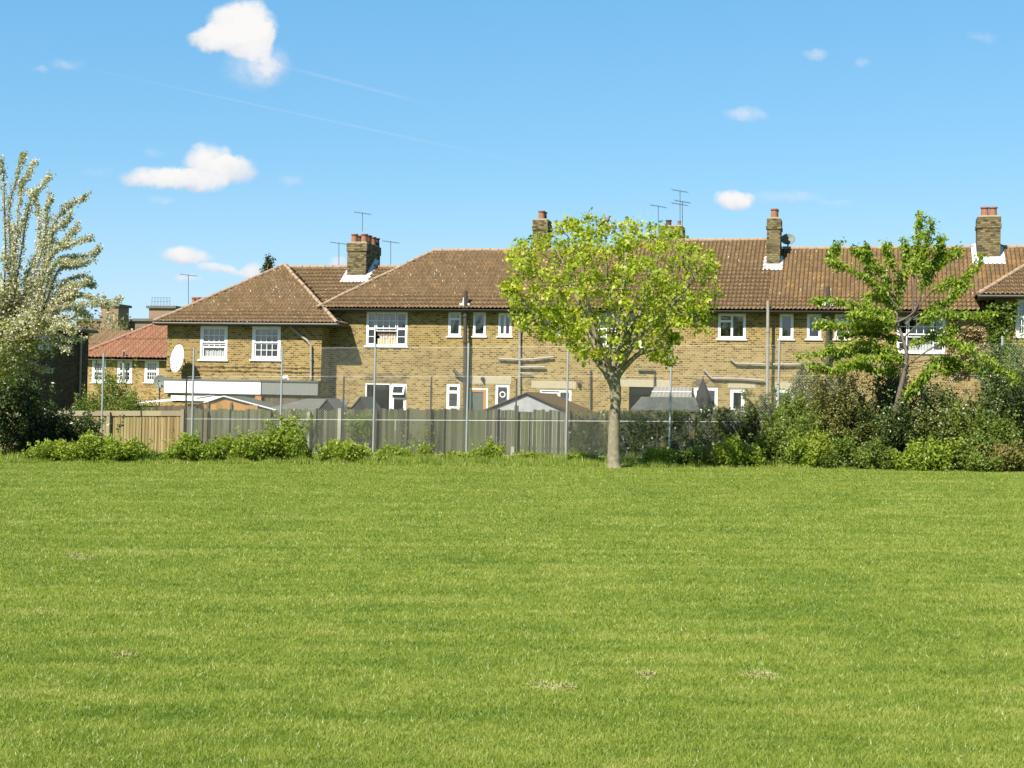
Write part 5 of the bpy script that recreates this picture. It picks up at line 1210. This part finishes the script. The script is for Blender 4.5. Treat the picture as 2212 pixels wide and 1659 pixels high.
leaf_cloud('crown', LP, .100, M['leaf_lime'], tree, tint=LT, seed=77, droop=.35, asp=.8, jit=1.1)

def traced_tree(root, paths, Yt, r0_, mat_b, leafsets, side=.0, spread=.9, twl=.5, twn=5, trunk_n=1, tnames=('trunk',), seed=5, rtip=.006):
    """paths: list of (photo track, depth drift, r start); leaves ride along the branches and their side twigs"""
    r = random.Random(seed); m_ = MB(); m_.sm = True; segs = []
    for (tr_, dr, ra, rb, leafy) in paths:
        n_ = len(tr_); pl = [P(u, v, Yt+dr*(i/(n_-1))) for i, (u, v) in enumerate(tr_)]
        pc = curve_pts(pl, 4); L = len(pc); m_.tube(pc, [ra+(rb-ra)*i/(L-1) for i in range(L)], 8 if ra > .04 else 6, cap=False)
        s0 = int(L*leafy)
        if leafy < 1:
            segs.append((pc[s0:], 1.))
            for j in range(twn):
                i = r.randint(s0, L-2); p = pc[i]; d = (pc[min(i+2, L-1)]-pc[max(i-1, 0)]).normalized()
                d = (d+Vector((r.uniform(-1, 1), r.uniform(-1, 1)*1.2, r.uniform(-.2, 1.0)))*spread).normalized(); l = twl*r.uniform(.4, 1.2)
                q = [p, p+d*l*.5+Vector((0, 0, .02)), p+d*l+Vector((0, 0, .08*l))]; m_.tube(q, [rb*1.2, rb, rtip*.6], 4, cap=False); segs.append((q, .8))
    m_.build('trunk', M[mat_b], root)
    for (nm, mk, per_m, size, rad, dro, asp, tb, tv) in leafsets:
        PT = []; TT = []
        for pts, w_ in segs:
            L = sum((pts[i+1]-pts[i]).length for i in range(len(pts)-1)); k_ = int(L*per_m*w_*r.uniform(.6, 1.3)); acc = r.uniform(-tv, tv)
            for _ in range(k_):
                i = r.randrange(len(pts)-1); q = pts[i].lerp(pts[i+1], r.random())
                PT.append((q.x+r.gauss(0, rad), q.y+r.gauss(0, rad), q.z+r.gauss(0, rad))); TT.append(tb+acc)
        leaf_cloud(nm, np.array(PT), size, M[mk], root, tint=np.array(TT), seed=seed+len(nm), droop=dro, asp=asp)
ch_t = thing('cherry_tree', 'open-branched cherry tree in fresh leaf rising from the dark shrubs at the right', 'tree', PG(1920, 44.6))
zg = [(1918, 1010), (1929, 955), (1938, 873), (1952, 813), (1959, 765)]
CP = [(zg, 0, .10, .065, 1.), ([(1959, 765), (1950, 730), (1939, 696), (1938, 653), (1942, 622), (1959, 566), (1954, 516)], .5, .055, .012, .45),
 ([(1939, 696), (1976, 672), (1993, 617), (2000, 560), (2006, 520), (2012, 485)], -.5, .035, .008, .35), ([(1972, 672), (1974, 605), (1979, 560), (1983, 521), (1987, 458)], .2, .03, .008, .3),
 ([(1938, 660), (1904, 629), (1873, 600), (1830, 578), (1798, 566)], -.6, .03, .007, .2), ([(1878, 603), (1874, 560), (1871, 528)], -.5, .015, .006, .1), ([(1935, 640), (1904, 585), (1875, 560), (1842, 535)], .8, .02, .006, .2),
 ([(1798, 566), (1800, 545), (1806, 532)], 0, .012, .005, 0.), ([(1960, 700), (2000, 643), (2034, 617), (2077, 605), (2101, 581), (2122, 549)], -.7, .03, .006, .3), ([(1996, 620), (2019, 571), (2034, 545), (2028, 515)], .4, .018, .006, .1),
 ([(2019, 575), (2045, 558), (2066, 540)], .6, .014, .005, 0.), ([(1955, 700), (2000, 670), (2046, 650), (2070, 626), (2082, 610)], .7, .022, .006, .3),
 ([(1939, 700), (1914, 672), (1866, 667), (1818, 650), (1760, 648)], -.9, .026, .006, .15), ([(1941, 712), (1890, 705), (1842, 701), (1800, 702), (1764, 699)], .5, .022, .006, .15), ([(1950, 755), (1914, 749), (1866, 738), (1818, 749), (1779, 761), (1722, 766)], -.7, .026, .006, .1),
 ([(1955, 775), (1915, 770), (1870, 775), (1830, 790)], -1.1, .02, .006, .1), ([(1945, 735), (1900, 722), (1860, 716), (1812, 725)], 1., .02, .006, .1),
 ([(1952, 730), (1985, 700), (2034, 675), (2082, 679), (2130, 682)], -.6, .024, .006, .35), ([(1957, 748), (1990, 735), (2030, 722), (2060, 712)], .6, .018, .006, .2), ([(1959, 790), (2000, 760), (2046, 736), (2075, 745), (2106, 761), (2166, 795), (2200, 822)], -.9, .028, .006, .3),
 ([(1960, 800), (2010, 790), (2040, 800), (2060, 790)], .4, .018, .006, .3), ([(1955, 792), (1905, 800), (1850, 788), (1795, 800), (1745, 785)], .8, .02, .006, .15), ([(1952, 770), (1900, 762), (1850, 755), (1800, 772)], 1.3, .018, .006, .2), ([(1965, 785), (2030, 775), (2095, 790), (2160, 815)], .9, .02, .006, .3), ([(1942, 720), (1905, 690), (1870, 685), (1835, 678)], -1.2, .016, .006, .2), ([(1938, 873), (1965, 845), (1990, 820), (2010, 800)], -.6, .02, .006, .2), ([(1940, 690), (1925, 655), (1900, 640), (1870, 640)], .9, .018, .006, .2), ([(1945, 600), (1925, 570), (1918, 545), (1912, 528)], -.3, .014, .005, .2)]
traced_tree(ch_t, CP, 44.6, .1, 'bark_cherry', [('foliage', 'leaf_cherry', 240, .13, .07, .9, .5, .5, .25)], twl=.32, twn=5, spread=.8, seed=9)
bt = thing('blossom_tree', 'cream blossom tree with thin upswept branches at the left edge', 'tree', PG(-30, 37.5))
OX = (-26, 760)
BP = [([(-30, 1010), (-30, 900), (-28, 820), (-22, 740), (0, 690)], 0, .16, .10, 1.)]
tips = [[(5, 660), (12, 560), (10, 470), (8, 390), (2, 340)], [(15, 660), (22, 560), (20, 450), (35, 390), (45, 352), (52, 334)], [(22, 680), (42, 570), (58, 470), (70, 430), (85, 408), (110, 377)], [(40, 690), (72, 580), (86, 500), (80, 440), (62, 412)],
 [(50, 690), (92, 570), (108, 500), (130, 465), (155, 440), (184, 428)], [(60, 670), (100, 565), (117, 500), (140, 485), (152, 467)], [(70, 680), (108, 555), (150, 530), (198, 512)], [(76, 680), (118, 572), (150, 556), (190, 553), (214, 542)], [(80, 690), (125, 585), (155, 578), (188, 566)],
 [(70, 690), (130, 620), (160, 600), (186, 594)], [(80, 700), (130, 640), (165, 617), (203, 617)], [(84, 710), (125, 655), (168, 627)], [(70, 720), (110, 672), (160, 658), (210, 657), (258, 650)], [(60, 730), (110, 700), (150, 690), (175, 668)], [(40, 740), (90, 735), (120, 742), (150, 760)], [(20, 760), (70, 790), (100, 800)], [(60, 700), (120, 672), (165, 668), (188, 680)], [(60, 720), (110, 720), (150, 735), (185, 730)], [(70, 700), (110, 690), (140, 700), (170, 712)],
 [(-20, 680), (-40, 560), (-50, 450), (-60, 380)], [(-40, 690), (-90, 600), (-130, 500)], [(30, 640), (35, 540), (45, 490), (62, 450)], [(50, 650), (60, 590), (95, 530), (120, 520)], [(90, 670), (140, 640), (190, 640), (235, 665)], [(88, 720), (130, 705), (160, 720)], [(10, 640), (30, 590), (28, 520), (15, 480)]]
for i, t in enumerate(tips):
    if 0 < i < 13 and i % 2:
        t2 = [((p_[0]+q_[0])/2+rnd.uniform(-9, 9), (p_[1]+q_[1])/2+rnd.uniform(-9, 9)) for p_, q_ in zip(t, tips[i+1])]
        BP.append(([(-10, 740), (0, 700)]+t2, rnd.uniform(-1.5, 1.5), .025, .006, .25))
    BP.append(([(-20, 745), (0, 705)]+t if i % 2 else [(-24, 780), (-5, 735)]+t, [-1.2, .9, -.4, 1.4, .2, -.8][i % 6], .04, .009, .32))
traced_tree(bt, BP, 37.5, .1, 'bark_cherry', [('blossom', 'blossom', 230, .055, .045, .1, .95, .62, .25), ('foliage', 'leaf_blossom', 50, .08, .05, .2, .6, .6, .3)], twl=.34, twn=4, spread=.6, seed=31)
# the thick lower crown of the blossom tree
r = np.random.default_rng(50); q = []
for (u, v, ru, rv, n_) in ((5, 640, 50, 60, 2200), (45, 665, 50, 50, 2000), (85, 690, 48, 34, 1100), (15, 730, 60, 50, 2300), (60, 760, 50, 26, 700), (-60, 650, 70, 120, 2600), (75, 625, 40, 34, 600), (0, 800, 50, 50, 1500), (30, 570, 32, 40, 400)):
    d = r.normal(size=(n_, 3)); d /= np.linalg.norm(d, axis=1)[:, None]; d *= (r.random(n_)**.4)[:, None]
    c = P(u, v, 37.5+r.uniform(-.6, .6)); sc_ = 38.6/F; 
    q.append(np.stack([c.x+d[:, 0]*ru*sc_*1.05, c.y+d[:, 1]*1.3, c.z+d[:, 2]*rv*sc_*1.05], -1))
q = np.concatenate(q); nzf = np.sin(q[:, 0]*3.1)*np.sin(q[:, 2]*3.7+1)+np.sin(q[:, 0]*7+q[:, 2]*5)*.6+r.normal(size=len(q))*.4
q = q[nzf > -.35]; hi = r.random(len(q)) < np.clip((q[:, 2]-1.8)/3., .2, .72)
leaf_cloud('blossom_mass', q[hi], .08, M['blossom'], bt, tint=np.full(hi.sum(), .45), seed=51, asp=.9)
leaf_cloud('foliage_mass', q[~hi], .105, M['leaf_blossom'], bt, tint=np.clip(.45+.25*nzf[nzf > -.35][~hi], 0, 1), seed=52, asp=.65)
# saplings and background trees
def small_tree(label, tracks, Y, mk, per, size, rad, name='sapling', cat='sapling', bark='bark_cherry', group=None, twn=3, twl=.3, seed=60, r_=.02):
    root = thing(name, label, cat, PG(tracks[0][0][0], Y), group)
    traced_tree(root, [(t, .2*(i % 3-1), r_ if i == 0 else r_*.6, .005, .1 if i else .45) for i, t in enumerate(tracks)], Y, .05, bark, [('foliage', mk, per, size, rad, .5, .55, .5, .2)], twn=twn, twl=twl, seed=seed)
small_tree('thin sapling with feathery leaves left of the second pipe, above the olive shrub', [[(1768, 1000), (1768, 880), (1765, 820), (1762, 790)], [(1766, 845), (1745, 830), (1730, 828)], [(1765, 830), (1775, 800), (1790, 790)], [(1764, 840), (1740, 800), (1728, 790)]], 47., 'leaf_mid', 70, .10, .05, seed=61)
small_tree('thin sapling with drooping leaves beside the grey wall pipe', [[(1655, 1000), (1655, 900), (1652, 850)], [(1652, 870), (1625, 850), (1600, 860)], [(1652, 862), (1672, 842), (1680, 852)], [(1655, 880), (1690, 860), (1710, 850)]], 47., 'leaf_mid', 60, .10, .05, seed=62)
small_tree('conifer top poking up behind the hipped wing roof', [[(578, 760), (578, 640), (578, 585), (580, 547)], [(579, 585), (571, 575)], [(579, 575), (586, 566)], [(579, 565), (574, 558)], [(579, 580), (590, 574)], [(579, 590), (568, 588)]], 72., 'leaf_dark', 110, .14, .07, name='conifer', cat='tree', seed=63, r_=.08, twn=2)
def far_trees(label, u0_, u1, vt, Y, mk, n, size, seed, name='distant_tree'):
    return bush(name, label, u0_, u1, vt, Y, mk, n, size, depth=4, seed=seed, lobes=4, cat='tree', group='distant trees at the left', stem='bark', twigs=3, zb=0)
far_trees('distant budding tree left of the small brick tower', 150, 225, 656, 140, 'leaf_olive', 2600, .45, 71)
far_trees('distant bare brownish tree below the brick towers', 208, 300, 658, 150, 'leaf_dry', 1500, .4, 72)
far_trees('distant green tree between the two brick towers', 262, 335, 654, 135, 'leaf_olive', 2200, .4, 73)
far_trees('distant low tree left of the red roof', 185, 250, 684, 120, 'leaf_olive', 1600, .35, 74)

# pigeon on the tree
p = tk(1307, 486, .3); bd = thing('pigeon', 'grey pigeon perched on the top twig of the round tree', 'bird', p)
m_ = MB(); m_.sm = True
m_.tube([p+Vector(c) for c in ((-.17, 0, -.03), (-.10, 0, .03), (-.02, 0, .08), (.05, 0, .13), (.09, 0, .17), (.10, 0, .215), (.125, 0, .245), (.15, 0, .245), (.175, 0, .235))], [.012, .035, .065, .072, .055, .035, .036, .024, .004], 12)
m_.build('body', M['bird'], bd)
w2 = MB(); w2.sm = True
for s_ in (-1, 1): w2.tube([p+Vector(c) for c in ((.05, s_*.055, .13), (-.03, s_*.062, .075), (-.12, s_*.03, .01), (-.20, s_*.01, -.05))], [.02, .03, .02, .004], 8)
w2.build('wings', M['rust'], bd)
MB().tube([p+Vector((0, .02, .02)), p+Vector((0, .02, -.06))], .007, 5).tube([p+Vector((0, -.02, .02)), p+Vector((0, -.02, -.06))], .007, 5).build('legs', M['pot'], bd)

# ---------------------------------------------------------------- rough grass strip and litter
r = np.random.default_rng(90); n = 110000
d = 41.0+(r.random(n)**1.35)*7.5; u = (r.random(n)-.5)*2*(1106/F)*1.6*d
x = u*r0.x+d*f0.x; y = u*r0.y+d*f0.y
ln = np.sin(u*.9)*.12+np.sin(u*2.3+1)*.09+np.sin(u*5.1)*.05
k_ = (d > 41.05+ln) & (y < 47.6); x, y, d = x[k_], y[k_], d[k_]
cl = .5+.5*np.sin(x*1.9+.5)*np.sin(y*2.7+x*.6)+.35*np.sin(x*6.1+y*3)
hh = .09+.20*np.clip(cl, 0, 1.3)*np.clip((d-40.9)/1.2, .3, 1)
def bm2(name, x, y, hh, wd, lean, mat, label):
    o = blade_mesh(name, x, y, hh, wd, lean, mat, seed=91); o['label'] = label; return o
hh *= .92
bm2('rough_grass', x, y, hh, np.full(len(x), .034), .55, M['blade'], 'long unmown grass and weeds along the fence foot')
# small mounds of dry clippings on the lawn
for i, (u, v, w_, lb) in enumerate(((1397, 1463, .13, 'small clod of dry grass in the right foreground'), (1640, 1463, .22, 'wider clump of dry clippings in the right foreground'), (182, 1208, .30, 'brownish clump of earth on the lawn at the left'), (158, 1202, .2, 'tan earth lump beside the brownish clump at the left'), (268, 1420, .16, 'small dry clod in the left foreground'), (1195, 1487, .28, 'flat patch of dry clippings in the middle foreground'))):
    r_ = ray(u, v); kk = .015; t = -H/(r_.z-kk*(r_.x*r0.x+r_.y*r0.y)); c = Vector((r_.x*t, r_.y*t, gz(r_.x*t, r_.y*t)))
    rt = thing('dry_clump', lb, 'clump', c, 'dry clumps on the lawn'); an = nr.random(260)*6.283; ra = np.sqrt(nr.random(260)); q = np.stack([ra*np.cos(an), ra*np.sin(an), nr.random(260)], -1)*np.array([w_*.5, w_*.3, .004])+np.array([c.x, c.y, c.z+.012]); q[:, 2] = np.maximum(q[:, 2], c.z+.012)
    leaf_cloud('straw', q, .035, M['straw'], rt, seed=95+i, up=1.5, asp=.12)
    mm = MB(); mm.sm = True; V = []; nn = 14
    for a_ in range(3):
        for j in range(nn): th_ = 2*math.pi*j/nn; f_ = (1, .7, .3)[a_]; V.append((c.x+w_*.5*f_*math.cos(th_)*(1+.2*math.sin(th_*3+i)), c.y+w_*.3*f_*math.sin(th_), c.z+(-.01, .008, .014)[a_]))
    mm.add(V, [(a_*nn+j, a_*nn+(j+1) % nn, (a_+1)*nn+(j+1) % nn, (a_+1)*nn+j) for a_ in range(2) for j in range(nn)]+[tuple(range(2*nn, 3*nn))]); mm.build('mound', M['mound'], rt)

# ---------------------------------------------------------------- real-world albedo: base colours scaled down to balance the raised exposure and deepen shadows
BRIGHT = ('white_paint', 'fascia_white', 'lead_flashing', 'dish_white', 'cream_blossom')
for mt in bpy.data.materials:
    nt_ = mt.node_tree; s_ = .88 if mt.name in BRIGHT else (.83 if ('leaf' in mt.name or mt.name in ('turf', 'grass_blade')) else .70)
    for nd in list(nt_.nodes):
        if nd.type in ('BSDF_PRINCIPLED', 'BSDF_TRANSLUCENT'):
            inp = nd.inputs['Base Color'] if nd.type == 'BSDF_PRINCIPLED' else nd.inputs['Color']
            if not inp.links: continue
            src = inp.links[0].from_socket; mn = nt_.nodes.new('ShaderNodeMix'); mn.data_type = 'RGBA'; mn.blend_type = 'MULTIPLY'
            mn.inputs[0].default_value = 1.; nt_.links.new(src, mn.inputs[6]); mn.inputs[7].default_value = (s_, s_, s_, 1); nt_.links.new(mn.outputs[2], inp)
